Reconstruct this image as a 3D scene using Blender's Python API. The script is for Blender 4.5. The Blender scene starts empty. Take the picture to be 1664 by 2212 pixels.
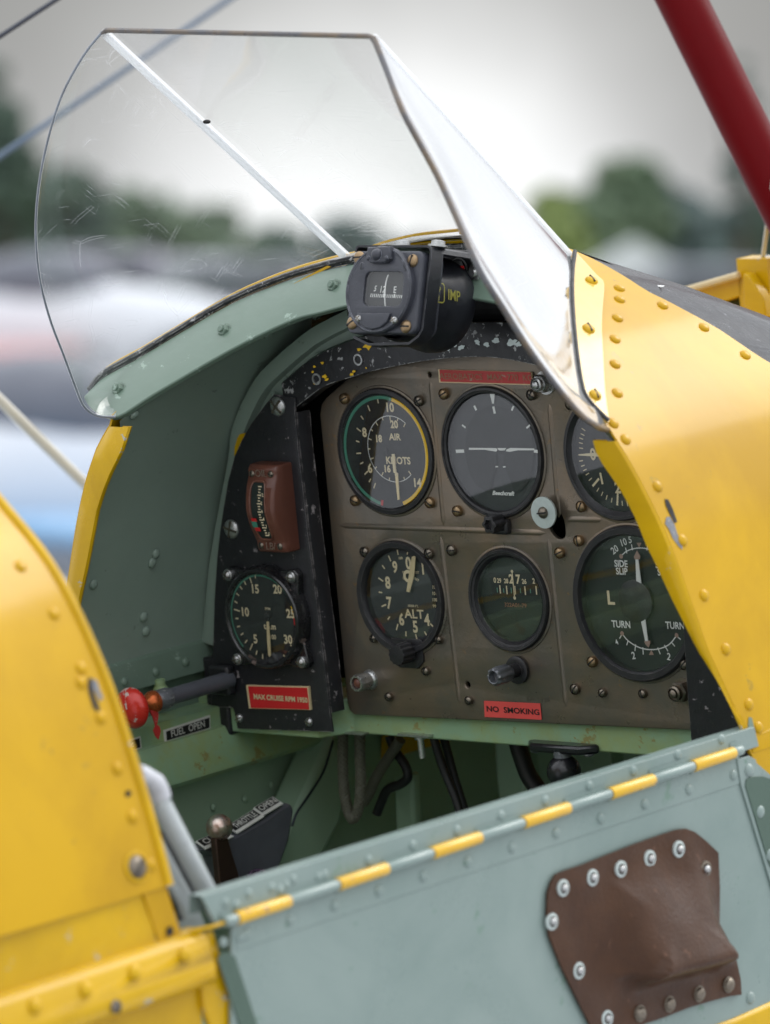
import bpy, bmesh, math, random
import numpy as np
from mathutils import Vector, Matrix
from mathutils.geometry import delaunay_2d_cdt
random.seed(7)
sc = bpy.context.scene
COL = sc.collection
R_ = math.radians

# ------------------------------------------------------------------ camera
# The aircraft stands tail-down: its own frame (x to starboard, y forward, z up, origin on the
# instrument panel) is pitched nose-up by 8.5 degrees and 1.7 m above the grass.
A = Matrix.Translation((0, 0, 1.7)) @ Matrix.Rotation(R_(8.5), 4, 'X')
FPX = 12288.0
CB = np.array([[.73928228, .66660457, -.09539424], [.03003096, -.17415733, -.98425981], [-.67272569, .72478105, -.1487702]])
CP = np.array([2.62997726, -2.95071122, .55969585])
cam = bpy.data.cameras.new('camera'); co = bpy.data.objects.new('camera', cam); COL.objects.link(co)
M = Matrix(((CB[0][0], -CB[1][0], -CB[2][0], CP[0]), (CB[0][1], -CB[1][1], -CB[2][1], CP[1]), (CB[0][2], -CB[1][2], -CB[2][2], CP[2]), (0, 0, 0, 1)))
co.matrix_world = A @ M
cam.sensor_fit = 'VERTICAL'; cam.sensor_height = 36.0; cam.lens = 36.0*FPX/2212
cam.clip_start = .1; cam.clip_end = 5000
cam.dof.use_dof = True; cam.dof.focus_distance = 3.98; cam.dof.aperture_fstop = 8.0
sc.camera = co

# ------------------------------------------------------------------ sky and sun
SKY_UP, SKY_LOW, SKY_GLOW = 2.2, 1.6, 2.8
SUN_EL, SUN_AZ = R_(46), R_(20)          # azimuth measured from +y towards +x
w = bpy.data.worlds.new('World'); sc.world = w; w.use_nodes = True
nt = w.node_tree; nt.nodes.clear()
def wn(t, **k):
    n = nt.nodes.new(t)
    for a, b in k.items(): setattr(n, a, b)
    return n
sky = wn('ShaderNodeTexSky', sky_type='NISHITA', sun_disc=False, sun_elevation=SUN_EL, sun_rotation=SUN_AZ, air_density=1.5, dust_density=3)
tc = wn('ShaderNodeTexCoord')
noi = wn('ShaderNodeTexNoise'); noi.inputs['Scale'].default_value = 3.2; noi.inputs['Detail'].default_value = 3
cr = wn('ShaderNodeValToRGB'); cr.color_ramp.elements[0].position = .3; cr.color_ramp.elements[0].color = (.46, .475, .50, 1)
cr.color_ramp.elements[1].position = .7; cr.color_ramp.elements[1].color = (.92, .94, .97, 1)
# a bright low overcast, its outer darkening a lens vignette put into the colour, and the veiled sun high ahead of the aircraft
gdir = (A.to_3x3() @ Vector(CB[2] + (820-832)/FPX*CB[0] + (640-1106)/FPX*CB[1])).normalized()
norm = wn('ShaderNodeVectorMath', operation='NORMALIZE'); nt.links.new(tc.outputs['Generated'], norm.inputs[0])
nt.links.new(tc.outputs['Generated'], noi.inputs['Vector']); nt.links.new(noi.outputs['Fac'], cr.inputs[0])
def angle_to(d):
    dp_ = wn('ShaderNodeVectorMath', operation='DOT_PRODUCT'); dp_.inputs[1].default_value = d; nt.links.new(norm.outputs[0], dp_.inputs[0])
    ac = wn('ShaderNodeMath', operation='ARCCOSINE'); nt.links.new(dp_.outputs['Value'], ac.inputs[0]); return ac.outputs[0]
def wmath(op, a_, b_=0., cl=False):
    m_ = wn('ShaderNodeMath', operation=op); m_.use_clamp = cl
    for i_, x_ in ((0, a_), (1, b_)):
        if isinstance(x_, (int, float)): m_.inputs[i_].default_value = x_
        else: nt.links.new(x_, m_.inputs[i_])
    return m_.outputs[0]
wob = wn('ShaderNodeTexNoise'); wob.inputs['Scale'].default_value = 16; wob.inputs['Detail'].default_value = 3; nt.links.new(norm.outputs[0], wob.inputs['Vector'])
ang_g = wmath('ADD', angle_to(gdir), wmath('MULTIPLY', wmath('SUBTRACT', wob.outputs['Fac'], .5), R_(1.6)))
r2_ = wn('ShaderNodeValToRGB'); r2_.color_ramp.interpolation = 'B_SPLINE'
nt.links.new(wmath('DIVIDE', ang_g, R_(10), True), r2_.inputs[0])
el_ = r2_.color_ramp.elements; el_[0].position = 0; el_[0].color = (1, 1, 1, 1); el_[1].position = 1; el_[1].color = (.20, .205, .21, 1)
for p_, c_ in ((.15, .98), (.24, .66), (.32, .44), (.44, .28), (.62, .22)):
    e_ = el_.new(p_); e_.color = (c_*.985, c_, c_*1.01, 1)
sepz = wn('ShaderNodeSeparateXYZ'); nt.links.new(norm.outputs[0], sepz.inputs[0])
far_f = wmath('ADD', wmath('MULTIPLY', wmath('MAXIMUM', sepz.outputs[2], 0.), SKY_UP), SKY_LOW)
gl_dir = Vector((math.sin(R_(14))*math.cos(R_(44)), math.cos(R_(14))*math.cos(R_(44)), math.sin(R_(44))))
glow = wn('ShaderNodeMapRange'); glow.interpolation_type = 'SMOOTHERSTEP'; nt.links.new(angle_to(gl_dir), glow.inputs['Value'])
glow.inputs['From Min'].default_value = R_(34); glow.inputs['From Max'].default_value = R_(10); glow.inputs['To Min'].default_value = 0; glow.inputs['To Max'].default_value = SKY_GLOW
far_f = wmath('ADD', far_f, glow.outputs[0])
farc = wn('ShaderNodeVectorMath', operation='SCALE'); nt.links.new(cr.outputs[0], farc.inputs[0]); nt.links.new(far_f, farc.inputs['Scale'])
blend = wn('ShaderNodeMapRange'); blend.interpolation_type = 'SMOOTHSTEP'; nt.links.new(ang_g, blend.inputs['Value']); blend.inputs['From Min'].default_value = R_(7); blend.inputs['From Max'].default_value = R_(18)
nearc = wn('ShaderNodeVectorMath', operation='SCALE'); nt.links.new(r2_.outputs[0], nearc.inputs[0]); nearc.inputs['Scale'].default_value = 1.75
mx = wn('ShaderNodeMix', data_type='RGBA'); nt.links.new(blend.outputs[0], mx.inputs[0]); nt.links.new(nearc.outputs[0], mx.inputs[6]); nt.links.new(farc.outputs[0], mx.inputs[7])
bg1 = wn('ShaderNodeBackground'); bg1.inputs[1].default_value = .08
bg2 = wn('ShaderNodeBackground'); bg2.inputs[1].default_value = .56
add = wn('ShaderNodeAddShader'); out = wn('ShaderNodeOutputWorld')
sm = wn('ShaderNodeMixShader'); sm.inputs[0].default_value = .88
nt.links.new(sky.outputs[0], bg1.inputs[0]); nt.links.new(mx.outputs[2], bg2.inputs[0])
nt.links.new(bg1.outputs[0], sm.inputs[1]); nt.links.new(bg2.outputs[0], sm.inputs[2]); nt.links.new(sm.outputs[0], out.inputs[0])
sl = bpy.data.lights.new('sun', 'SUN'); so = bpy.data.objects.new('sun', sl); COL.objects.link(so)
sl.energy = .5; sl.angle = R_(25); sl.color = (1, .96, .9)
sd = Vector((math.sin(SUN_AZ)*math.cos(SUN_EL), math.cos(SUN_AZ)*math.cos(SUN_EL), math.sin(SUN_EL)))
so.rotation_euler = sd.to_track_quat('Z', 'Y').to_euler()
sc.view_settings.view_transform = 'Standard'; sc.view_settings.look = 'None'
sc.view_settings.exposure = .5; sc.view_settings.gamma = 1
sc.render.engine = 'CYCLES'
sc.cycles.max_bounces = 8; sc.cycles.transparent_max_bounces = 16; sc.cycles.use_denoising = True

# ------------------------------------------------------------------ pixel -> point on a real plane (1664x2212 picture, aircraft frame)
def ray(u, v): return (u-832)/FPX*CB[0] + (v-1106)/FPX*CB[1] + CB[2]
def P(u, v, ax, val):
    d = ray(u, v); return CP + (val-CP[ax])/d[ax]*d
def PL(u, v, o, n):
    d = ray(u, v); n = np.asarray(n, float); return CP + np.dot(np.asarray(o)-CP, n)/np.dot(d, n)*d
def K(s, ox, oy): return lambda x, y: (ox+s*x, oy+s*y)
k1 = K(.5, 0, 0); k2 = K(.5, 832, 0); k3 = K(.5, 0, 798.7); k4 = K(.5, 0, 1464.3); k5 = K(.5, 832, 1464.3)
k6 = K(.36, 665.6, 732.2); k7 = K(.3913, 1065, 798.7); k8 = K(.36, 665.6, 1098.2)
zc = K(.24, 718.9, 492.5); zk = K(.32, 226.3, 1384.5); zt = K(.24, 266.2, 1584.1); zs = K(.3311, 426, 852)
zb = K(.4, 665.6, 1517.6); zd = K(.3381, 1198.1, 1464.3); za = K(.28, 399.4, 599); zy = K(.3, 1164.8, 519.2)
def crs(pts, n):                                        # smooth resampled curve through points
    p = [np.asarray(q, float) for q in pts]; p = [2*p[0]-p[1]] + p + [2*p[-1]-p[-2]]; o = []
    m = len(p)-3
    for k in range(n):
        t = k/(n-1)*m; i = min(int(t), m-1); t -= i; a, b, c, d = p[i:i+4]
        o.append(.5*((2*b)+(c-a)*t+(2*a-5*b+4*c-d)*t*t+(3*b-a-3*c+d)*t**3))
    return o
def lerp(a, b, t): return np.asarray(a, float)*(1-t)+np.asarray(b, float)*t
X, Y, Z = np.eye(3)

# ------------------------------------------------------------------ materials
def nodes(name):
    m = bpy.data.materials.new(name); m.use_nodes = True; t = m.node_tree; b = t.nodes['Principled BSDF']
    return m, t, b
def _noise(t, scale, detail=5, rough=.6, vec=None, dist=0):
    n = t.nodes.new('ShaderNodeTexNoise'); n.inputs['Scale'].default_value = scale
    n.inputs['Detail'].default_value = detail; n.inputs['Roughness'].default_value = rough; n.inputs['Distortion'].default_value = dist
    if vec is not None: t.links.new(vec, n.inputs['Vector'])
    return n.outputs['Fac']
def _ramp(t, fac, a, b):
    r = t.nodes.new('ShaderNodeMapRange'); r.clamp = True
    r.inputs['From Min'].default_value = a; r.inputs['From Max'].default_value = b; t.links.new(fac, r.inputs['Value']); return r.outputs[0]
def _mix(t, fac, a, b):
    m = t.nodes.new('ShaderNodeMix'); m.data_type = 'RGBA'
    for s, x in ((0, fac), (6, a), (7, b)):
        if isinstance(x, (tuple, float, int)): m.inputs[s].default_value = x if not isinstance(x, tuple) else (*x, 1)
        else: t.links.new(x, m.inputs[s])
    return m.outputs[2]
def _math(t, op, a, b=0.):
    m = t.nodes.new('ShaderNodeMath'); m.operation = op; m.use_clamp = (op == 'MULTIPLY')
    for s, x in ((0, a), (1, b)):
        if isinstance(x, (float, int)): m.inputs[s].default_value = x
        else: t.links.new(x, m.inputs[s])
    return m.outputs[0]
def mat(name, c, rough=.45, metal=0., c2=None, vs=25., var=.5, bump=.15, bs=180., coat=0., wear=None, wamt=.0, ws=90., edge=None, edgew=.0012, spec=.5, stretch=None):
    m, t, b = nodes(name)
    tcn = t.nodes.new('ShaderNodeTexCoord'); vec = tcn.outputs['Object']
    if stretch:
        mp = t.nodes.new('ShaderNodeMapping'); mp.inputs['Scale'].default_value = stretch; t.links.new(vec, mp.inputs[0]); vec2 = mp.outputs[0]
    else: vec2 = vec
    c2 = c2 or tuple(x*.78 for x in c)
    n1 = _noise(t, vs, 6, .62, vec2, .6)
    col = _mix(t, _math(t, 'MULTIPLY', _ramp(t, n1, .38, .66), var), c, c2)
    rr = _ramp(t, _noise(t, vs*2.3, 5, .65, vec2), .3, .75)
    r = t.nodes.new('ShaderNodeMapRange'); r.inputs['To Min'].default_value = rough*.8; r.inputs['To Max'].default_value = min(1, rough*1.3)
    t.links.new(rr, r.inputs[0]); t.links.new(r.outputs[0], b.inputs['Roughness'])
    if wear:
        wm = _math(t, 'MULTIPLY', _ramp(t, _noise(t, ws, 8, .72, vec, .3), .58-.5*wamt, .60-.5*wamt), 1.)
        col = _mix(t, wm, col, wear)
    if edge:
        bv = t.nodes.new('ShaderNodeBevel'); bv.samples = 4; bv.inputs['Radius'].default_value = edgew
        ge = t.nodes.new('ShaderNodeNewGeometry'); dp = t.nodes.new('ShaderNodeVectorMath'); dp.operation = 'DOT_PRODUCT'
        t.links.new(bv.outputs[0], dp.inputs[0]); t.links.new(ge.outputs['Normal'], dp.inputs[1])
        em = _math(t, 'SUBTRACT', 1., dp.outputs['Value'])
        em = _math(t, 'MULTIPLY', _ramp(t, em, .02, .12), _ramp(t, _noise(t, 110, 5, .7, vec), .44, .56))
        col = _mix(t, em, col, edge)
    t.links.new(col, b.inputs['Base Color'])
    b.inputs['Metallic'].default_value = metal; b.inputs['Coat Weight'].default_value = coat; b.inputs['Coat Roughness'].default_value = .12
    b.inputs['Specular IOR Level'].default_value = spec
    if bump:
        bp = t.nodes.new('ShaderNodeBump'); bp.inputs['Strength'].default_value = bump; bp.inputs['Distance'].default_value = .001
        t.links.new(_math(t, 'ADD', _noise(t, bs, 5, .6, vec2), _math(t, 'MULTIPLY', _noise(t, bs*.12, 2, .5, vec2), 1.)), bp.inputs['Height'])
        t.links.new(bp.outputs[0], b.inputs['Normal'])
    return m
M_yel = mat('yellow_gloss_paint', (.60, .345, .001), .2, c2=(.45, .245, .001), vs=6, var=.8, bump=.16, bs=60, coat=.38, wear=(.42, .26, .02), wamt=-.12, ws=38, spec=.12)
M_yel2 = mat('yellow_worn_paint', (.68, .41, .002), .3, c2=(.50, .29, .004), vs=10, var=.8, bump=.25, bs=90, coat=.2, spec=.25, wear=(.4, .42, .4), wamt=-.09, ws=40)
M_cream = mat('cream_yellow_strip', (.76, .50, .10), .22, c2=(.70, .44, .05), vs=30, bump=.1, coat=.6)
M_grn = mat('sage_green_paint', (.165, .235, .185), .38, c2=(.14, .205, .155), vs=18, bump=.22, bs=110, coat=.15, wear=(.30, .40, .33), wamt=-.1, ws=60)
M_grn_in = mat('interior_green_paint', (.26, .335, .285), .42, c2=(.22, .29, .245), vs=14, bump=.2, bs=90, coat=.1, wear=(.16, .21, .17), wamt=-.12, ws=60)
M_grn_lt = mat('pale_green_wood_paint', (.27, .42, .26), .4, c2=(.30, .38, .16), vs=35, var=.9, bump=.5, bs=70, coat=.1, wear=(.27, .25, .09), wamt=-.03, ws=30)
M_grn_lo = mat('lower_green_paint', (.32, .45, .33), .4, c2=(.27, .39, .26), vs=12, bump=.2, bs=60, coat=.1)
M_sea = mat('sea_green_paint', (.245, .315, .292), .3, c2=(.185, .255, .235), vs=7, var=.9, bump=.2, bs=70, coat=.25, wear=(.16, .25, .2), wamt=-.10, ws=45)
M_sea_d = mat('dark_sea_green', (.07, .12, .09), .4, vs=14, bump=.12, coat=.1)
M_blk = mat('chipped_black_paint', (.014, .014, .017), .4, c2=(.022, .021, .026), vs=40, bump=.3, bs=240, coat=.1, wear=(.30, .27, .28), wamt=-.10, ws=110, edge=(.42, .38, .38))
M_trim = mat('worn_black_trim', (.009, .009, .011), .38, c2=(.018, .018, .022), vs=60, bump=.35, bs=200, coat=.1, wear=(.38, .38, .38), wamt=-.035, ws=130, edge=(.5, .5, .48))
M_bez = mat('black_bezel', (.018, .018, .021), .38, c2=(.035, .032, .032), vs=90, bump=.3, bs=400, edge=(.13, .12, .12), edgew=.0007)
M_dial = mat('black_dial', (.009, .010, .012), .6, c2=(.013, .014, .015), vs=60, bump=.05)
M_dialg = mat('grey_dial', (.035, .037, .042), .55, c2=(.03, .032, .036), vs=50, bump=.05)
M_dialg2 = mat('dark_grey_dial', (.017, .018, .021), .55, bump=.05)
M_dialgr = mat('green_black_dial', (.014, .022, .019), .5, bump=.05)
M_pan = mat('bronze_grey_panel', (.172, .154, .128), .31, .62, c2=(.24, .18, .125), vs=16, var=1., bump=.22, bs=300, wear=(.27, .18, .10), wamt=-.10, ws=60, edge=(.26, .23, .2), edgew=.0015)
M_scr = mat('dull_steel', (.24, .21, .17), .33, .9, c2=(.16, .12, .09), vs=300, bump=.15, bs=900)
M_brass = mat('worn_brass', (.36, .25, .14), .38, .85, c2=(.28, .2, .13), vs=300, bump=.15, bs=900)
M_steel = mat('bright_steel', (.55, .56, .56), .3, .9, c2=(.35, .33, .3), vs=200, bump=.25, bs=700)
M_alu = mat('worn_grey_alloy', (.20, .21, .23), .4, .55, c2=(.13, .135, .15), vs=160, bump=.4, bs=500, wear=(.42, .42, .42), wamt=-.03, ws=260)
M_wash = mat('pale_zinc', (.55, .62, .60), .35, .35, vs=160, bump=.1)
M_lum = mat('aged_lume', (.78, .66, .44), .6, vs=300, bump=.05, c2=(.68, .56, .36))
M_wht = mat('white_marking', (.82, .82, .80), .5, bump=.0, vs=200, var=.2)
M_gring = mat('green_arc', (.06, .26, .18), .5, vs=200, bump=.0)
M_yring = mat('yellow_arc', (.85, .52, .01), .5, vs=200, bump=.0, var=.2)
M_red = mat('red_plastic', (.62, .018, .022), .35, c2=(.5, .015, .02), vs=60, bump=.08, coat=.2)
M_redw = mat('worn_red_plate', (.50, .03, .03), .45, c2=(.40, .05, .035), vs=60, bump=.1, wear=(.4, .27, .2), wamt=-.09, ws=120)
M_pink = mat('coral_sticker', (.78, .085, .075), .5, vs=60, bump=.02, var=.2)
M_cr = mat('cream_plastic', (.72, .58, .34), .45, vs=90, bump=.05)
M_gold = mat('faded_gold_ink', (.34, .16, .09), .5, vs=90, bump=.0)
M_brn = mat('brown_bakelite', (.145, .05, .032), .38, c2=(.115, .04, .027), vs=60, bump=.1, coat=.15, edge=(.3, .14, .09), edgew=.0008)
M_cmp = mat('slate_grey_paint', (.052, .055, .070), .38, c2=(.035, .037, .048), vs=70, bump=.3, bs=320, coat=.1, edge=(.26, .27, .31), edgew=.0008)
M_cmpb = mat('matte_black_casing', (.017, .018, .023), .38, vs=60, bump=.15, edge=(.15, .15, .17), edgew=.0006)
M_hose = mat('braided_hose', (.08, .08, .06), .6, c2=(.13, .125, .095), vs=420, var=1, bump=.9, bs=500)
M_cable = mat('black_cable', (.012, .012, .013), .5, bump=.1)
M_whp = mat('white_tube_paint', (.56, .60, .61), .34, c2=(.48, .52, .54), vs=30, bump=.15, coat=.2, wear=(.16, .13, .14), wamt=-.10, ws=60)
M_whp2 = mat('scuffed_white_joint', (.62, .64, .68), .4, bump=.4, c2=(.5, .5, .55), wear=(.16, .14, .2), wamt=-.02, ws=80)
M_cop = mat('worn_copper', (.50, .27, .20), .3, .9, c2=(.62, .56, .50), vs=70, var=1., bump=.2, bs=300)
M_cop2 = mat('orange_copper', (.60, .14, .04), .28, .7, c2=(.45, .1, .03), vs=90, bump=.1)
M_knob = mat('chipped_red_knob', (.60, .025, .015), .3, .1, c2=(.55, .03, .02), vs=40, bump=.15, coat=.3, wear=(.62, .52, .48), wamt=.07, ws=42)
M_lev = mat('dark_bronze_lever', (.05, .028, .020), .4, .5, vs=60, bump=.1, edge=(.3, .15, .1))
M_quad = mat('charcoal_paint', (.10, .105, .125), .42, c2=(.05, .053, .062), vs=25, bump=.2, bs=90)
M_purp = mat('dark_purple_cap', (.045, .018, .055), .25, .2, c2=(.4, .28, .42), vs=110, var=.8, bump=.5, bs=160, coat=.5)
M_leath = mat('brown_leather', (.068, .027, .010), .4, c2=(.040, .016, .007), vs=30, var=.6, bump=.45, bs=420, coat=.08, wear=(.12, .055, .03), wamt=-.10, ws=60, spec=.3)
M_rub = mat('black_rubber', (.018, .018, .018), .55, vs=60, bump=.2)
M_deck = mat('crinkled_black_deck', (.008, .008, .010), .3, c2=(.02, .02, .024), vs=40, bump=.9, bs=140, coat=.15, wear=(.2, .2, .22), wamt=-.13, ws=110, spec=.25)
M_dred = mat('dark_red_paint', (.12, .0, .002), .4, vs=10, bump=.05, coat=.0, spec=.1)
M_wire = mat('dark_wire', (.03, .035, .05), .4, .6, bump=.0)
M_wireb = mat('blue_grey_wire', (.09, .13, .19), .4, .5, bump=.0)
M_lab = mat('black_label', (.012, .012, .013), .4, bump=.03)
M_dust = mat('white_label_rim', (.66, .66, .62), .5, bump=.03)
M_void = mat('black_bay', (.006, .006, .007), .6, bump=.05)
M_ltgrn = mat('card_green_mark', (.12, .3, .22), .5, bump=0.)

def glassy(name, hazec, haze, refl, tint=(1, 1, 1), rough=.03, scratch=0.):
    m = bpy.data.materials.new(name); m.use_nodes = True; t = m.node_tree; t.nodes.clear()
    N = t.nodes.new; tr = N('ShaderNodeBsdfTransparent'); tr.inputs[0].default_value = (*tint, 1)
    gl = N('ShaderNodeBsdfGlossy'); gl.inputs['Roughness'].default_value = rough
    d0 = N('ShaderNodeBsdfDiffuse'); d0.inputs[0].default_value = (*hazec, 1); d1 = N('ShaderNodeBsdfTranslucent'); d1.inputs[0].default_value = (*hazec, 1)
    df = N('ShaderNodeMixShader'); df.inputs[0].default_value = .6; t.links.new(d0.outputs[0], df.inputs[1]); t.links.new(d1.outputs[0], df.inputs[2])
    lw = N('ShaderNodeLayerWeight'); lw.inputs['Blend'].default_value = .5
    mu = _math(t, 'MULTIPLY', _math(t, 'ADD', _math(t, 'MULTIPLY', _math(t, 'POWER', lw.outputs['Facing'], 5.), .96), .04), refl)
    m1 = N('ShaderNodeMixShader'); t.links.new(mu, m1.inputs[0]); t.links.new(tr.outputs[0], m1.inputs[1]); t.links.new(gl.outputs[0], m1.inputs[2])
    m2 = N('ShaderNodeMixShader'); m2.inputs[0].default_value = haze
    if scratch:
        tcn = N('ShaderNodeTexCoord'); fac = None
        for i, (rot, st, sc_, th) in enumerate(((.5, (1, 26, 1), 22, .70), (2.1, (24, 1, 1), 26, .70), (1.2, (1, 1, 30), 20, .695), (0, (1, 1, 1), 700, .76))):
            mp = N('ShaderNodeMapping'); mp.inputs['Scale'].default_value = st; mp.inputs['Rotation'].default_value = (rot*.7, rot*.4, rot)
            t.links.new(tcn.outputs['Object'], mp.inputs[0])
            f = _ramp(t, _noise(t, sc_, 2, .5, mp.outputs[0]), th, th+.03)
            fac = f if fac is None else _math(t, 'MAXIMUM', fac, f)
        low = _ramp(t, _noise(t, 9, 2, .5, tcn.outputs['Object']), .35, .6)
        vz = N('ShaderNodeTexVoronoi'); vz.feature = 'DISTANCE_TO_EDGE'; vz.inputs['Scale'].default_value = 26
        dn = N('ShaderNodeTexNoise'); dn.inputs['Scale'].default_value = 7; t.links.new(tcn.outputs['Object'], dn.inputs['Vector'])
        va = N('ShaderNodeVectorMath'); va.operation = 'MULTIPLY_ADD'; t.links.new(dn.outputs['Color'], va.inputs[0]); va.inputs[1].default_value = (.12, .12, .12); t.links.new(tcn.outputs['Object'], va.inputs[2]); t.links.new(va.outputs[0], vz.inputs['Vector'])
        hair = _math(t, 'MULTIPLY', _ramp(t, vz.outputs['Distance'], .006, .002), _ramp(t, _noise(t, 40, 3, .6, tcn.outputs['Object']), .52, .6))
        fac = _math(t, 'MAXIMUM', _math(t, 'MULTIPLY', fac, .35), _math(t, 'MULTIPLY', hair, .7))
        fac = _math(t, 'MULTIPLY', _math(t, 'MULTIPLY', fac, low), scratch)
        if haze > .2:
            mpp = N('ShaderNodeMapping'); mpp.inputs['Scale'].default_value = (3, .8, 1); t.links.new(tcn.outputs['Object'], mpp.inputs[0])
            hz = N('ShaderNodeMapRange'); hz.inputs['From Min'].default_value = .35; hz.inputs['From Max'].default_value = .65; hz.inputs['To Min'].default_value = haze*.7; hz.inputs['To Max'].default_value = haze*1.35
            t.links.new(_noise(t, 9, 2, .5, mpp.outputs[0], .8), hz.inputs['Value']); t.links.new(_math(t, 'ADD', fac, hz.outputs[0]), m2.inputs[0])
        else: t.links.new(_math(t, 'ADD', fac, haze), m2.inputs[0])
    t.links.new(m1.outputs[0], m2.inputs[1]); t.links.new(df.outputs[0], m2.inputs[2])
    o = N('ShaderNodeOutputMaterial'); t.links.new(m2.outputs[0], o.inputs[0]); return m
M_glass = glassy('gauge_glass', (.5, .5, .5), .008, 2.8, (.97, .98, .97), .02)
M_ws = glassy('scratched_acrylic', (.93, .95, .98), .012, 1.1, (1, 1, 1), .03, .4)
M_wsr = glassy('painted_glare_acrylic', (.97, .98, 1.), .28, 3.5, (.99, 1, 1), .08, .3)  # white haze stands in for the sky glare reflected in this pane
M_wsc = glassy('highlight_white_acrylic', (.98, .99, 1.), .8, 1., (1, 1, 1), .06)  # bright highlight along creases and rims put in as white colour
M_wse = mat('acrylic_edge', (.09, .09, .10), .3, c2=(.20, .13, .06), vs=50, var=.8, bump=.1, coat=.5)
M_wsel = mat('bright_acrylic_edge', (.25, .28, .33), .2, c2=(.12, .13, .16), vs=60, bump=.1, coat=.5)

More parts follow.
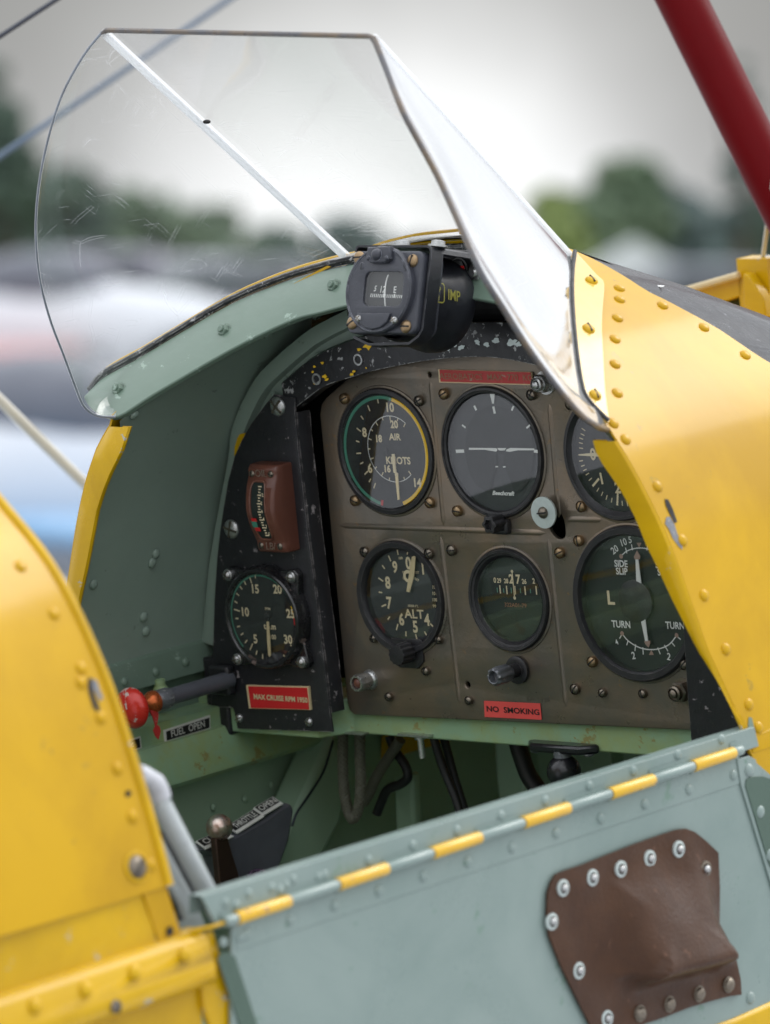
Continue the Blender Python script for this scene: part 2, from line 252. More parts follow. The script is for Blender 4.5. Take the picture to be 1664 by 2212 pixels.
# ------------------------------------------------------------------ mesh builder
class MB:
    def __init__(s): s.v = []; s.f = []; s.m = []; s.k = 0
    def add(s, vs, fs, k=None):
        o = len(s.v); s.v += [tuple(map(float, p)) for p in vs]
        for f in fs: s.f.append([i+o for i in f]); s.m.append(s.k if k is None else k)
        return s
    def box(s, c, size, ax=None, k=None):
        ax = ax if ax is not None else (X, Y, Z); c = np.asarray(c, float)
        vs = [c+ax[0]*i*size[0]/2+ax[1]*j*size[1]/2+ax[2]*q*size[2]/2 for i in (-1, 1) for j in (-1, 1) for q in (-1, 1)]
        return s.add(vs, [(0, 1, 3, 2), (4, 6, 7, 5), (0, 4, 5, 1), (2, 3, 7, 6), (0, 2, 6, 4), (1, 5, 7, 3)], k)
    def grid(s, rows, k=None, closed=False):
        n = len(rows[0]); vs = [p for r in rows for p in r]; fs = []
        for i in range(len(rows)-1):
            for j in range(n if closed else n-1):
                a = i*n+j; b = i*n+(j+1) % n; fs.append((a, b, b+n, a+n))
        return s.add(vs, fs, k)
    def lathe(s, prof, o, ax, n=32, k=None, rf=None, up=None):
        o = np.asarray(o, float); ax = np.asarray(ax, float); ax = ax/np.linalg.norm(ax)
        u = np.cross(ax, up if up is not None else ([0, 0, 1] if abs(ax[2]) < .9 else [1, 0, 0])); u /= np.linalg.norm(u); v = np.cross(ax, u)
        rows = []
        for r, h in prof:
            rows.append([o+ax*h+(u*math.cos(t)+v*math.sin(t))*max(r, 1e-6)*(rf(t, h) if rf else 1) for t in np.linspace(0, 2*math.pi, n, endpoint=False)])
        return s.grid(rows, k, True)
    def tube(s, pts, r, n=12, k=None, flat=None):
        pts = [np.asarray(p, float) for p in pts]; rows = []; m = len(pts); up = None
        for i, p in enumerate(pts):
            d = pts[min(i+1, m-1)]-pts[max(i-1, 0)]; d /= np.linalg.norm(d)
            if up is None: up = np.cross(d, [0.13, .31, .94]); up /= np.linalg.norm(up)
            else: up = up-d*np.dot(up, d); up /= np.linalg.norm(up)
            w_ = np.cross(d, up); rr = r[i] if isinstance(r, (list, tuple)) else r
            rows.append([p+(up*math.cos(t)+w_*math.sin(t))*rr for t in np.linspace(0, 2*math.pi, n, endpoint=False)])
        s.grid(rows, k, True)
        for row in (rows[0], rows[-1]): s.add(row, [tuple(range(n))], k)
        return s
    def prism(s, poly, d, k=None, ke=None):              # planar polygon pushed along d
        d = np.asarray(d, float); n = len(poly); a = [np.asarray(p, float) for p in poly]; b = [p+d for p in a]
        s.add(a+b, [tuple(range(n)), tuple(range(2*n-1, n-1, -1))], k)
        return s.add(a+b, [(i, (i+1) % n, (i+1) % n+n, i+n) for i in range(n)], ke if ke is not None else k)
    def sphere(s, c, r, n=16, k=None, sq=(1, 1, 1)):
        c = np.asarray(c, float); rows = []
        for i in range(n+1):
            t = math.pi*i/n; rows.append([c+np.array([sq[0]*math.sin(t)*math.cos(p), sq[1]*math.sin(t)*math.sin(p), sq[2]*math.cos(t)])*r for p in np.linspace(0, 2*math.pi, 2*n, endpoint=False)])
        return s.grid(rows, k, True)
    def dome(s, c, n, r, h=None, k=None, seg=14):
        h = h or r*.5
        return s.lathe([(r, -.0004), (r, h*.15), (r*.9, h*.5), (r*.62, h*.85), (r*.3, h*.98), (0, h)], c, n, seg, k)
    def screw(s, c, n, r, h=None, rot=None, k=None, cross=False):
        # dome head with a slot cut across it
        h = h or r*.55; s.dome(c, n, r, h, k, 20); n = np.asarray(n, float); n /= np.linalg.norm(n)
        a = random.uniform(0, 3.1) if rot is None else rot
        u = np.cross(n, [0, 0, 1.]); u /= np.linalg.norm(u); v = np.cross(n, u)
        for q in ((0, math.pi/2) if cross else (0,)):
            e1 = u*math.cos(a+q)+v*math.sin(a+q); e2 = np.cross(n, e1)
            s.box(np.asarray(c)+n*(h*.78), (r*1.7, r*.24, h*.5), (e1, e2, n), 1)
        return s
    def text(s, txt, o, right, up, size, k=None, bold=0., sx=1., shear=0., align='CENTER', depth=.0002):
        cu = bpy.data.curves.new('t', 'FONT'); cu.body = txt; cu.size = 1; cu.align_x = align; cu.align_y = 'CENTER'; cu.offset = bold; cu.shear = shear
        cu.resolution_u = 3
        ob = bpy.data.objects.new('t', cu); me = bpy.data.meshes.new_from_object(ob)
        r = np.asarray(right, float); r /= np.linalg.norm(r); u = np.asarray(up, float); u -= r*np.dot(r, u); u /= np.linalg.norm(u)
        o = np.asarray(o, float); ys = [v.co.y for v in me.vertices]; cy = (min(ys)+max(ys))/2 if ys else 0
        n = np.cross(r, u)
        s.add([o+r*v.co.x*size*sx+u*(v.co.y-cy)*size+n*depth for v in me.vertices], [tuple(p.vertices) for p in me.polygons], k)
        bpy.data.objects.remove(ob); bpy.data.curves.remove(cu); bpy.data.meshes.remove(me); return s
    def stroke(s, a, b, wdt, nrm, k=None, w2=None):       # flat painted mark
        a = np.asarray(a, float); b = np.asarray(b, float); d = b-a; d /= np.linalg.norm(d); e = np.cross(d, nrm); e /= np.linalg.norm(e); w2 = wdt if w2 is None else w2
        return s.add([a-e*wdt/2, a+e*wdt/2, b+e*w2/2, b-e*w2/2], [(0, 1, 2, 3)], k)
    def plate(s, outline, holes, o, ux, uy, n, thick, bev=.0005, k=None, smooth=False):
        cu = bpy.data.curves.new('p', 'CURVE'); cu.dimensions = '2D'; cu.fill_mode = 'BOTH'; cu.extrude = max(thick/2-bev, 1e-5); cu.bevel_depth = bev; cu.offset = -bev; cu.bevel_resolution = 2
        for pts in [outline]+list(holes):
            sp = cu.splines.new('POLY'); sp.points.add(len(pts)-1); sp.use_cyclic_u = True
            for i, p in enumerate(pts): sp.points[i].co = (p[0], p[1], 0, 1)
        ob = bpy.data.objects.new('p', cu); me = bpy.data.meshes.new_from_object(ob)
        o = np.asarray(o, float)
        s.add([o+ux*v.co.x+uy*v.co.y+n*(v.co.z-thick/2) for v in me.vertices], [tuple(p.vertices) for p in me.polygons], k)
        bpy.data.objects.remove(ob); bpy.data.curves.remove(cu); bpy.data.meshes.remove(me); return s
    def build(s, name, mats, parent=None, ang=40, label=None, recalc=True, bevel=0, solid=0, soff=-1, rim=None):
        me = bpy.data.meshes.new(name); me.from_pydata(s.v, [], s.f)
        mats = mats if isinstance(mats, (list, tuple)) else [mats]
        for m in mats: me.materials.append(m)
        me.polygons.foreach_set('material_index', [min(i, len(mats)-1) for i in s.m])
        bm = bmesh.new(); bm.from_mesh(me); bmesh.ops.remove_doubles(bm, verts=bm.verts, dist=1e-6)
        if recalc: bmesh.ops.recalc_face_normals(bm, faces=bm.faces)
        bm.to_mesh(me); bm.free()
        me.polygons.foreach_set('use_smooth', [True]*len(me.polygons)); me.set_sharp_from_angle(angle=R_(ang))
        o = bpy.data.objects.new(name, me); COL.objects.link(o)
        if parent is not None: o.parent = parent
        if solid:
            sm_ = o.modifiers.new('s', 'SOLIDIFY'); sm_.thickness = solid; sm_.offset = soff
            if rim is not None: sm_.material_offset_rim = rim
            dg = bpy.context.evaluated_depsgraph_get(); m2 = bpy.data.meshes.new_from_object(o.evaluated_get(dg)); o.modifiers.clear(); o.data = m2; m2.name = name
            m2.polygons.foreach_set('use_smooth', [True]*len(m2.polygons)); m2.set_sharp_from_angle(angle=R_(ang))
        if bevel:
            b_ = o.modifiers.new('b', 'BEVEL'); b_.width = bevel; b_.segments = 2; b_.limit_method = 'ANGLE'; b_.angle_limit = R_(50)
        if label: o['label'] = label
        return o
def circ(cx, cy, r, n=48, a0=0, a1=2*math.pi):
    return [(cx+r*math.cos(t), cy+r*math.sin(t)) for t in np.linspace(a0, a1, n, endpoint=False)]
def empty(name, label, cat, mtx, group=None):
    o = bpy.data.objects.new(name, None); COL.objects.link(o); o.matrix_world = mtx; o['label'] = label; o['category'] = cat
    o.empty_display_size = .2
    if group: o['group'] = group
    return o
def struct(o): o['kind'] = 'structure'; return o

plane = empty('biplane', 'yellow biplane with open green cockpit, seen close up beside its right hand side', 'biplane', A)

# ================================================================== fuselage skin
_pr = np.array([(0, .158), (.055, .153), (.104, .14), (.155, .1135), (.195, .081), (.232, .042), (.262, -.014), (.282, -.075), (.296, -.13), (.302, -.165)])
PROF = np.array(crs(_pr, 61))
PROFL = np.vstack([PROF, [(.3025, -.2), (.303, -.45)]])
def y_rear(x, z):
    if x <= .104: return -.014
    if z >= .044: return 1.3125*(z-.044)-.142
    return float(np.interp(-z, [-.044, .024, .101, .153, .17], [-.142, -.137, -.133, -.119, -.112]))
def y_front(x, z): return float(np.interp(x, [0, .10, .153, .172, .192, .211, .219, .235, .27, .31], [-.006, -.004, .000, .012, .028, .039, .046, .075, .22, .36]))
def pnorm(i):
    a = PROF[max(i-1, 0)]; b = PROF[min(i+1, len(PROF)-1)]; d = b-a; n = np.array([-d[1], d[0]]); n /= np.linalg.norm(n); n = -n if n[1] < 0 and n[0] < 0 else n
    return n if n[0] > 0 or n[1] > 0 else -n
PN = np.array([pnorm(i) for i in range(len(PROF))])
def surf(u, v, off=0.):
    d = ray(u, v); ts = np.linspace(3.2, 4.9, 6001); p = CP+ts[:, None]*d
    zz = np.interp(np.abs(p[:, 0]), PROFL[:, 0], PROFL[:, 1]); ins = (p[:, 2] < zz) & (np.abs(p[:, 0]) < .3029)
    i = int(np.argmax(ins)) if ins.any() else int(np.argmin(np.abs(p[:, 0]-.3)))
    q = p[i]; j = int(np.argmin(np.hypot(PROF[:, 0]-abs(q[0]), PROF[:, 1]-q[2]))); n = np.array([PN[j][0]*np.sign(q[0]), 0, PN[j][1]])
    return q+n*off, n
Ls = crs([zy(*q) for q in ((250, 118), (232, 230), (225, 400), (232, 600), (255, 850), (292, 1080), (330, 1170), (400, 1250), (478, 1325))], 24)
_lz = sorted([(float(p[2]), float(p[1])) for p in (surf(*q)[0] for q in Ls)])
def y_rear_near(x, z):
    if x <= .100 or z < _lz[0][0]: return y_rear(x, z)
    return float(np.interp(z, [q[0] for q in _lz], [q[1] for q in _lz]))-.001
def far_exit(u, v):
    d = ray(u, v); ts = np.linspace(3.6, 4.9, 6001); p = CP+ts[:, None]*d
    zz = np.interp(np.abs(p[:, 0]), PROFL[:, 0], PROFL[:, 1]); ins = (p[:, 2] < zz) & (np.abs(p[:, 0]) < .3029)
    return p[len(ins)-1-int(np.argmax(ins[::-1]))]
far_px = [(250, 905), (214, 965), (190, 1035), (172, 1115), (156, 1215), (143, 1300), (133, 1390), (126, 1470)]
_fe = sorted([(float(p[2]), float(p[1])) for p in (far_exit(*q) for q in far_px)])
def y_rear_far(x, z):
    if z > .044: return y_rear(x, z)
    return float(np.interp(z, [q[0] for q in _fe], [q[1] for q in _fe]))
for side, lab in ((1, None), (-1, None)):
    b = MB(); rows = []; rin = []
    for i, (x, z) in enumerate(PROF):
        ya, yb = (y_rear_near if side > 0 else y_rear_far)(x, z), y_front(x, z); yb = max(yb, ya+.003)
        rows.append([(side*x, ya+(yb-ya)*t, z) for t in np.linspace(0, 1, 9)])
    rows.append([(side*.3025, -.112+(.36+.112)*t, -.174) for t in np.linspace(0, 1, 9)])
    b.grid(rows, 0)
    if side > 0:
        rv = [zy(578, 345), zy(580, 425), zy(890, 468), zy(565, 560), zy(547, 712), zy(547, 893), zy(563, 1100), zy(535, 1318), zy(1187, 628), zy(1485, 826),
              k7(908, 645), k7(1046, 942), k7(1165, 1245), k7(1286, 1542), k7(1412, 1848), k7(1466, 1975), k7(732, 385)]
        for q in rv:
            p, n = surf(*q); b.dome(p, n, .0042, .0022)
    b.build('front_cowling', M_yel, plane, 60, 'glossy yellow cowling skin on the near side, right of the cockpit opening' if side > 0 else 'far side cowling skin, left of the cockpit', solid=.0018, soff=-1 if side > 0 else 1)
    # green lining seen from inside
    b = MB(); rows = []
    for i, (x, z) in enumerate(PROF):
        n = PN[i]; xx, zz = x-n[0]*.006, z-n[1]*.006; ya = (y_rear if side > 0 else y_rear_far)(x, z)+(.004 if z < .044 else .001)
        yb = min(.10, y_front(x, z)-.003); rows.append([(side*xx, ya+(max(yb, ya+.002)-ya)*t, zz) for t in np.linspace(0, 1, 12)])
    b.grid(rows)
    if side < 0:
        for q in [(za(275, 622)), (za(643, 450)), (za(1022, 298)), k3(675, 795), k3(632, 1130), k3(405, 928), k3(582, 195), k3(622, 1068), k3(658, 835)]:
            p = P(*q, 0, -.27)
            d = ray(*q); ts = np.linspace(3.4, 4.6, 4000); pp = CP+ts[:, None]*d
            zz = np.interp(np.abs(pp[:, 0]), PROF[:, 0]-.006, PROF[:, 1]-.004); hit = (pp[:, 0] < 0) & ((pp[:, 2] > zz) | (pp[:, 0] < -.296))
            if hit.any():
                p = pp[int(np.argmax(hit))]; j = int(np.argmin(np.hypot(PROF[:, 0]-abs(p[0]), PROF[:, 1]-p[2])))
                b.dome(p, (PN[j][0], 0, -PN[j][1]), .0038, .002)
    b.build('side_lining', M_grn_in, plane, 60)
# returned flange round the opening (yellow lip)
inn = [k7(*q) for q in ((575, 360), (590, 440), (612, 485), (645, 550), (700, 622), (750, 720), (800, 830), (840, 950), (900, 1080), (980, 1270), (1050, 1420), (1130, 1600), (1200, 1760), (1278, 1975))]
I3 = [P(*q, 1, -.138) for q in inn]
iz = np.array([p[2] for p in I3])[::-1]; ix = np.array([p[0] for p in I3])[::-1]
for side in (1, -1):
    rows = []; rows2 = []
    for i, (x, z) in enumerate(PROF):
        if z > .044: continue
        ya = (y_rear if side > 0 else y_rear_far)(x, z); xi = float(np.interp(z, iz, ix))
        if side < 0:
            q3 = [P(*q, 1, -.145) for q in ((277, 898), (272, 970), (245, 1035), (226, 1095), (210, 1200), (182, 1370), (160, 1500))][::-1]
            xi = min(x-.004, -float(np.interp(z, [p[2] for p in q3], [p[0] for p in q3])))
        rows.append([(side*(x+.0004), ya-.0006, z), (side*(x-.001), ya-.0026, z), (side*lerp(x, xi, .5)[()], ya-.0035, z), (side*(xi+.001), ya-.0028, z), (side*xi, ya-.001, z), (side*(xi+.001), ya+.0012, z), (side*lerp(x, xi, .5)[()], ya+.0012, z)])
    b = MB(); b.grid(rows)
    b.build('cowling_lip', M_yel2, plane, 50)
# chipped paint slot and bare patch on the near cowling
b = MB()
def on_skin(q, off=.0006): return surf(*q, off)[0]
b.add([on_skin(k7(*q)) for q in ((945, 715), (965, 718), (990, 770), (1015, 840), (1000, 848), (975, 800), (952, 750))], [tuple(range(7))])
b.build('lacing_slot', M_void, plane)
b = MB(); b.add([on_skin(k7(*q), .0005) for q in ((955, 815), (975, 812), (1000, 855), (1015, 905), (1040, 960), (1045, 995), (1022, 975), (990, 930), (968, 880), (948, 850))], [tuple(range(10))])
b.build('bare_metal_patch', M_alu, plane)
b = MB(); b.add([on_skin(k5(*q), .0006) for q in ((1568, 170), (1582, 172), (1590, 205), (1600, 240), (1590, 262), (1572, 245), (1566, 205))], [tuple(range(7))]); b.build('green_paint_patch', M_grn, plane)

# cream strip that clamps the windscreen to the cowling
Ls = crs([zy(*q) for q in ((250, 118), (232, 230), (225, 400), (232, 600), (255, 850), (292, 1080), (330, 1170), (400, 1250), (478, 1325))], 24)
Rs = crs([zy(*q) for q in ((268, 115), (405, 268), (460, 330), (450, 480), (440, 640), (448, 850), (458, 1050), (470, 1180), (490, 1325))], 24)
b = MB(); rows = []
for a, c in zip(Ls, Rs): rows.append([surf(*lerp(a, c, t), .0018)[0] for t in np.linspace(0, 1, 5)])
b.grid(rows)
ws_strip = b.build('windscreen_clamp_strip', M_cream, plane, 60, solid=.0016, soff=0)
for q in (zy(370, 315), zy(345, 660), zy(390, 1135)):
    p, n = surf(*q, .0026); MB().screw(p, n, .0046, .0026, rot=1.2).build('screw', [M_yel2, M_void], ws_strip)
b = MB(); rr = [surf(*q, .004)[0] for q in Ls]; b.tube(rr, .0015, 8); b.build('rubber_seal', M_rub, plane)

# crinkled black anti-glare deck ahead of the yellow cowling
ys2 = .13
sil = [P(*q, 1, ys2) for q in ((1380, 640), (1407, 630), (1440, 628), (1482, 633), (1530, 642), (1582, 656), (1664, 686), (1720, 720), (1800, 800))]
sc3 = crs([(.0, ys2, sil[0][2]+.012), (.03, ys2, sil[0][2]+.006)]+[tuple(p) for p in sil], 40)
b = MB(); rows = [[], [], [], []]
for k in range(40):
    x = k/39*.245; z = float(np.interp(x, PROF[:, 0], PROF[:, 1])); a = np.array([x, y_front(x, z)-.004, z-.003]); c = np.array(sc3[k])
    xk = float(np.interp(k/39, [0, 1], [0, .26])); zz = float(np.interp(xk, [p[0] for p in sc3], [p[2] for p in sc3])); c = np.array([xk, ys2, zz])
    for r_, t in zip(rows, (0, .35, .7, 1)): r_.append(lerp(a, c, t)+Z*.004*math.sin(t*math.pi))
rows.append([p+np.array([0, .03, -.03]) for p in rows[-1]]); rows.append([p+np.array([0, .05, -.14]) for p in rows[-1]])
b.grid(rows); b.grid([[np.array([-p[0], p[1], p[2]]) for p in r_] for r_ in rows])
b.build('anti_glare_deck', M_deck, plane, 60)
b = MB(); pl = [P(*q, 1, .03) for q in (zy(600, 322), zy(895, 333), zy(760, 378), zy(690, 362))]; b.prism(pl, (0, .002, .0005)); b.build('white_tab', M_wht, plane)
# front cockpit frame pieces
yf = .42
b = MB()
b.prism([P(*q, 1, yf) for q in (zy(1000, 380), zy(1420, 255), zy(1465, 262), zy(1460, 400), zy(1300, 455), zy(1100, 420))], (0, .03, 0), 0)
b.prism([P(*q, 1, yf-.012) for q in (zy(1470, 240), zy(1500, 250), zy(1560, 330), zy(1620, 430), zy(1635, 560), zy(1560, 560), zy(1470, 470))], (0, .010, 0), 0)
b.prism([P(*q, 1, yf+.03) for q in (zy(1470, 240), zy(1600, 205), zy(1640, 210), zy(1650, 390), zy(1600, 400), zy(1530, 320))], (0, .012, 0), 0)
b.tube([P(*zy(1010, 372), 1, yf-.005), P(*zy(1440, 248), 1, yf-.005)], .003, 8, 1)
b.build('front_windscreen_frame', [M_yel2, M_cr], plane, bevel=.001)
zt5 = float(P(1560, 740, 1, .45)[2])
b = MB(); b.grid([[(x, y_, min(zt5+(z-.158)*.9, .2)) for x, z in PROF[::4]]+[(.3005, y_, -.18), (.3005, y_, -.6)] for y_ in (.175, .5, .8, 1.5)]); b.grid([[(-x, y_, min(zt5+(z-.158)*.9, .2)) for x, z in PROF[::4]]+[(-.306, y_, -.16), (-.306, y_, -.6)] for y_ in (.175, .5, .8, 1.5)])
b.build('front_decking', M_yel, plane, 60)
b = MB(); b.box((P(*zy(1560, 480), 1, yf)[0], yf+.01, zt5+.02), (.03, .02, .10)); b.build('frame_foot', M_yel2, plane)
b = MB(); b.sphere(P(*zy(1420, 490), 1, .45), .024, 14, sq=(1, 1, .9)); b.build('green_headrest', M_sea_d, plane)

# ================================================================== windscreen frame band (sage green) and windscreen
def slant(x, z): return np.array([x, 1.3125*(z-.044)-.142, z])
SN = np.array([0, -1, 1.3125]); SN = SN/np.linalg.norm(SN)         # faces up and aft
SN = np.array([0, -.6060, .7954]); SN = -np.array([0, .606, -.7954])
up_l = [slant(x, z) for x, z in ((.271, .056), (.268, .066), (.245, .079), (.218, .096), (.19, .112), (.157, .124), (.128, .131), (.098, .136), (.05, .141), (0, .143))]
lo_l = [slant(x, z) for x, z in ((.268, .053), (.255, .0475), (.228, .0435), (.205, .058), (.159, .085), (.121, .102), (.098, .107), (.072, .112), (.035, .116), (0, .118))]
U = crs(up_l, 40); Lo = crs(lo_l, 40)
face_n = np.array([0, -.7954, -.606]) if False else np.array([0., -.9, .43]); face_n /= np.linalg.norm(face_n)
# the band is a rolled strip: its face leans back less steeply than its edge line
b = MB()
for sgn in (-1, 1):
    fr = [[lerp(c, a, t)*[sgn, 1, 1]+face_n*(.003*math.sin(math.pi*min(max(t, 0), 1))) for t in np.linspace(0, 1, 6)] for a, c in zip(U, Lo) if sgn < 0 or a[0] < .10]
    bk = [[p-face_n*.006 for p in r_] for r_ in fr]
    b.grid(fr); b.grid(bk); b.grid([[r_[0] for r_ in fr], [r_[0] for r_ in bk]]); b.grid([[r_[-1] for r_ in fr], [r_[-1] for r_ in bk]])
    b.grid([fr[0], bk[0]])
band = b.build('windscreen_frame', M_grn, plane, 50, bevel=.0012)
def hexnut(b, c, n, r, h, k=0, bolt=True):
    b.lathe([(r*1.25, 0), (r*1.25, .0006), (r*1.1, .0008)], c, n, 24, k); c = np.asarray(c, float); n = np.asarray(n, float)/np.linalg.norm(n)
    b.lathe([(r, .0006), (r, h*.85), (r*.86, h), (r*.55, h)], c, n, 6, k)
    if bolt: b.lathe([(r*.52, h*.9), (r*.52, h*1.25), (r*.42, h*1.38), (0, h*1.38)], c, n, 16, k)
    return b
for (u, v) in ((262, 843), (490, 716), (727, 620)):
    p = PL(u, v, slant(0, .09), np.array([0, 1, -1.3125]))
    for sgn in ((1, -1) if abs(p[0]) < .13 else (1,)):
        hexnut(MB(), p*[sgn, 1, 1]+face_n*.0015, face_n, .0045, .0045).build('frame_nut', M_grn, band, 30)
b = MB()
for sgn in (-1, 1):
    b.tube([p*[sgn, 1, 1]+np.array([0, .004, .0035]) for p in U if sgn < 0 or p[0] < .10], .0028, 8, 0)
b.build('rubber_gasket', M_trim, plane)
b = MB()
for sgn in (-1, 1): b.tube([p*[sgn, 1, 1]+np.array([0, .010, .0068]) for p in U[2:] if sgn < 0 or p[0] < .10], .0018, 8, 0)
b.build('cowling_rim', M_yel2, plane)

# windscreen: flat front pane, bent side panes, all 4 mm acrylic
ct = np.array([.123, -.218, .322]); cb_ = np.array([.104, -.020, .142])
pn = np.cross(ct-cb_, np.array([.228, -.142, .044])-cb_); pn /= np.linalg.norm(pn)
mir = lambda p: np.array([-p[0], p[1], p[2]])
pnl = mir(pn)
out_l = [(222, 68), (180, 122), (135, 205), (105, 300), (85, 400), (78, 500), (86, 600), (108, 690), (138, 770), (162, 835), (182, 882), (212, 903), (250, 906)]
edge_l = crs([PL(u, v, mir(cb_), pnl) for u, v in out_l], 48)
right_px = [(808, 82), (835, 150), (870, 240), (910, 315), (950, 390), (995, 490), (1040, 590), (1090, 670), (1140, 750), (1195, 825), (1250, 890), (1285, 915), (1310, 925)]
edge_r0 = crs([PL(u, v, cb_, pn) for u, v in right_px], 48)
edge_m = [mir(p) for p in edge_l]
ctL = PL(224, 67, mir(cb_), pnl); ctR = PL(806, 79, cb_, pn)       # the top edge dips a little to starboard
base_r = None
base = crs([cb_, slant(.150, .127)+[.002, .006, .004], slant(.190, .111)+[.002, .006, .003], slant(.222, .092)+[.002, .005, .002], slant(.246, .074)+[.001, .004, .002], slant(.242, .055), (.228, -.142, .044)], 25)
base_rt = [lerp(p, q, min(1, j/4)*min(1, (24-j)/4)) for j, (p, q) in enumerate(zip([lerp(cb_, np.array([.228, -.142, .044]), k/24) for k in range(25)], crs([surf(*q, .002)[0] for q in Ls], 25)))]
def side_pane(sg, edge, base=base):
    ct = mir(ctL) if sg < 0 else ctR
    e = edge[::-1]                       # bottom -> top
    n, m = 48, 25; rows = []
    for i in range(n):
        t = i/(n-1); c = lerp(cb_, ct, t); row = []
        for j in range(m):
            s_ = j/(m-1)
            Cn = (1-s_)*c+s_*e[i] + (1-t)*base[j]+t*ct - ((1-s_)*(1-t)*cb_+s_*(1-t)*e[0]+(1-s_)*t*ct+s_*t*ct)
            row.append(Cn*[sg, 1, 1])
        rows.append(row)
    return rows
edge_mid = [lerp(a, b_, .5) for a, b_ in zip(edge_m, edge_r0)]
LP = side_pane(-1, edge_m); RP = side_pane(1, edge_r0, base_rt)
wsf = MB(); wsf.add([mir(ct), ct, cb_, mir(cb_)], [(0, 1, 2, 3)])
cbm = [lerp(mir(cb_), cb_, t)+Z*.012*math.sin(math.pi*t)+Y*.012*math.sin(math.pi*t) for t in np.linspace(0, 1, 13)]
wsf = MB(); wsf.grid([[lerp(cbm[j], lerp(ctL, ctR, j/12), i/8) for j in range(13)] for i in range(9)])
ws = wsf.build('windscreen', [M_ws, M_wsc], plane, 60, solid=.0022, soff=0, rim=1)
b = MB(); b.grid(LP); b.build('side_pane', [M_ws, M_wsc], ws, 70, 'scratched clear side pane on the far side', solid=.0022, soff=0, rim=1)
b = MB(); b.grid(RP); b.build('side_pane', [M_wsr, M_wsc], ws, 70, 'side pane nearest the camera, sky glare painted in as milky white', solid=.0022, soff=0, rim=1)
for sg in (-1, 1):  # white strip and bead added to paint the highlight along each crease
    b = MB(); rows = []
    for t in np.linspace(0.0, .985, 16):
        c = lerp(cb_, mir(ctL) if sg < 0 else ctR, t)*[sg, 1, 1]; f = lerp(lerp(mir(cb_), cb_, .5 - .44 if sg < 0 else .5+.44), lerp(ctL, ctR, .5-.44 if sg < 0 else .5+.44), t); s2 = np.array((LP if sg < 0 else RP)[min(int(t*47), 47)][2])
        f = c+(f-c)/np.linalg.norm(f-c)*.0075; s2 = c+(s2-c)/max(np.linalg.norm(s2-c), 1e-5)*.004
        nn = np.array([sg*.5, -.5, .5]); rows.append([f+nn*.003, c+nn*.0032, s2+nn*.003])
    b.grid(rows); b.tube([lerp(cb_, mir(ctL) if sg < 0 else ctR, t)*[sg, 1, 1]+np.array([sg*.0008, -.002, .001]) for t in (0., .5, .99)], .0030, 12); b.build('crease_highlight', M_wsc, ws)
# top edge bead, rear edge bead
b = MB(); b.tube([ctL+Z*-.002-X*.002, ctL+Z*.0005+X*.003, ctR+Z*.0005-X*.004, ctR-X*.0008-Z*.0005, ctR-Z*.004+X*.0015], .0019, 8); b.build('top_edge', M_wse, ws)
b = MB(); b.tube([r_[-1] for r_ in RP], .0021, 8); b.build('rear_edge', M_wse, ws)
b = MB(); b.tube([r_[-1] for r_ in LP], .0009, 8); b.build('rear_edge', M_wsel, ws)
b = MB(); p = PL(447, 263, mir(cb_), np.array([0, .67, .74])); b.sphere(p, .0022, 8, sq=(1.5, 1, .7)); b.build('chip_mark', M_void, ws)

# ================================================================== panel surround: former ring and black trim arch
ringo = [P(*za(*q), 1, -.013) for q in ((330, 1426), (348, 1250), (375, 1130), (450, 950), (560, 760), (700, 620), (850, 490), (1000, 380), (1250, 250))]
ringo = [P(436, 1384, 1, -.013), P(455, 1200, 1, -.013)]+ringo[0:]
Ro = crs(ringo, 40); Ri = []
for i, p in enumerate(Ro):
    d = Ro[min(i+1, 39)]-Ro[max(i-1, 0)]; d /= np.linalg.norm(d); n = np.array([d[2], 0, -d[0]]); Ri.append(p+n*.026+Y*.0)
for sg in (-1, 1):
    b = MB(); f = lambda p: np.array([-sg*p[0], p[1], p[2]])
    b.grid([[f(p) for p in Ro], [f(lerp(p, q, .2)-Y*.0012) for p, q in zip(Ro, Ri)], [f(lerp(p, q, .45)-Y*.0004) for p, q in zip(Ro, Ri)], [f(lerp(p, q, .5)+Y*.006) for p, q in zip(Ro, Ri)], [f(q+Y*.008) for q in Ri]])
    b.grid([[f(p) for p in Ro], [f(p+Y*.02) for p in Ro]])
    if sg < 0:
        pass
    for k in range(3, 38, 5):
        p = lerp(Ro[k], Ri[k], .72)+Y*.004; b.dome(f(p), (0, -1, 0), .0032, .0022)
    b.build('ring_former', M_grn_in, plane, 40, solid=.0012)
b = MB(); b.prism([P(*za(*q), 1, -.0150) for q in ((405, 1240), (425, 1210), (465, 1200), (455, 1250), (430, 1300), (408, 1375), (380, 1378), (385, 1310))], (0, .001, 0)); b.build('yellow_paint_patch', M_yel2, plane)
# black bay seen around the panel edges
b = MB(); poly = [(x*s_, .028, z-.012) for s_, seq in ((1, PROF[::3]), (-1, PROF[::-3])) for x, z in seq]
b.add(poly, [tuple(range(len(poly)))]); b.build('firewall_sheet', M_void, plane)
tro = [(-.181, .049), (-.15, .0665), (-.125, .076), (-.09, .085), (-.05, .091), (-.008, .094), (.043, .0945), (.09, .088), (.13, .076), (.16, .060), (.181, .045)]
tri = [(-.178, .027), (-.158, .038), (-.138, .048), (-.11, .055), (-.087, .060), (-.033, .068), (.021, .0705), (.07, .064), (.11, .054), (.145, .041), (.178, .022)]
to = crs(tro, 48); ti = crs(tri, 48)
b = MB(); y0 = -.018
b.grid([[(p[0], y0, p[1]) for p in to], [(lerp(p, q, .5)[0], y0-.001, lerp(p, q, .5)[1]) for p, q in zip(to, ti)], [(q[0], y0, q[1]) for q in ti], [(q[0], y0+.012, q[1]) for q in ti]])
trim = b.build('panel_hood', M_trim, plane, 35)
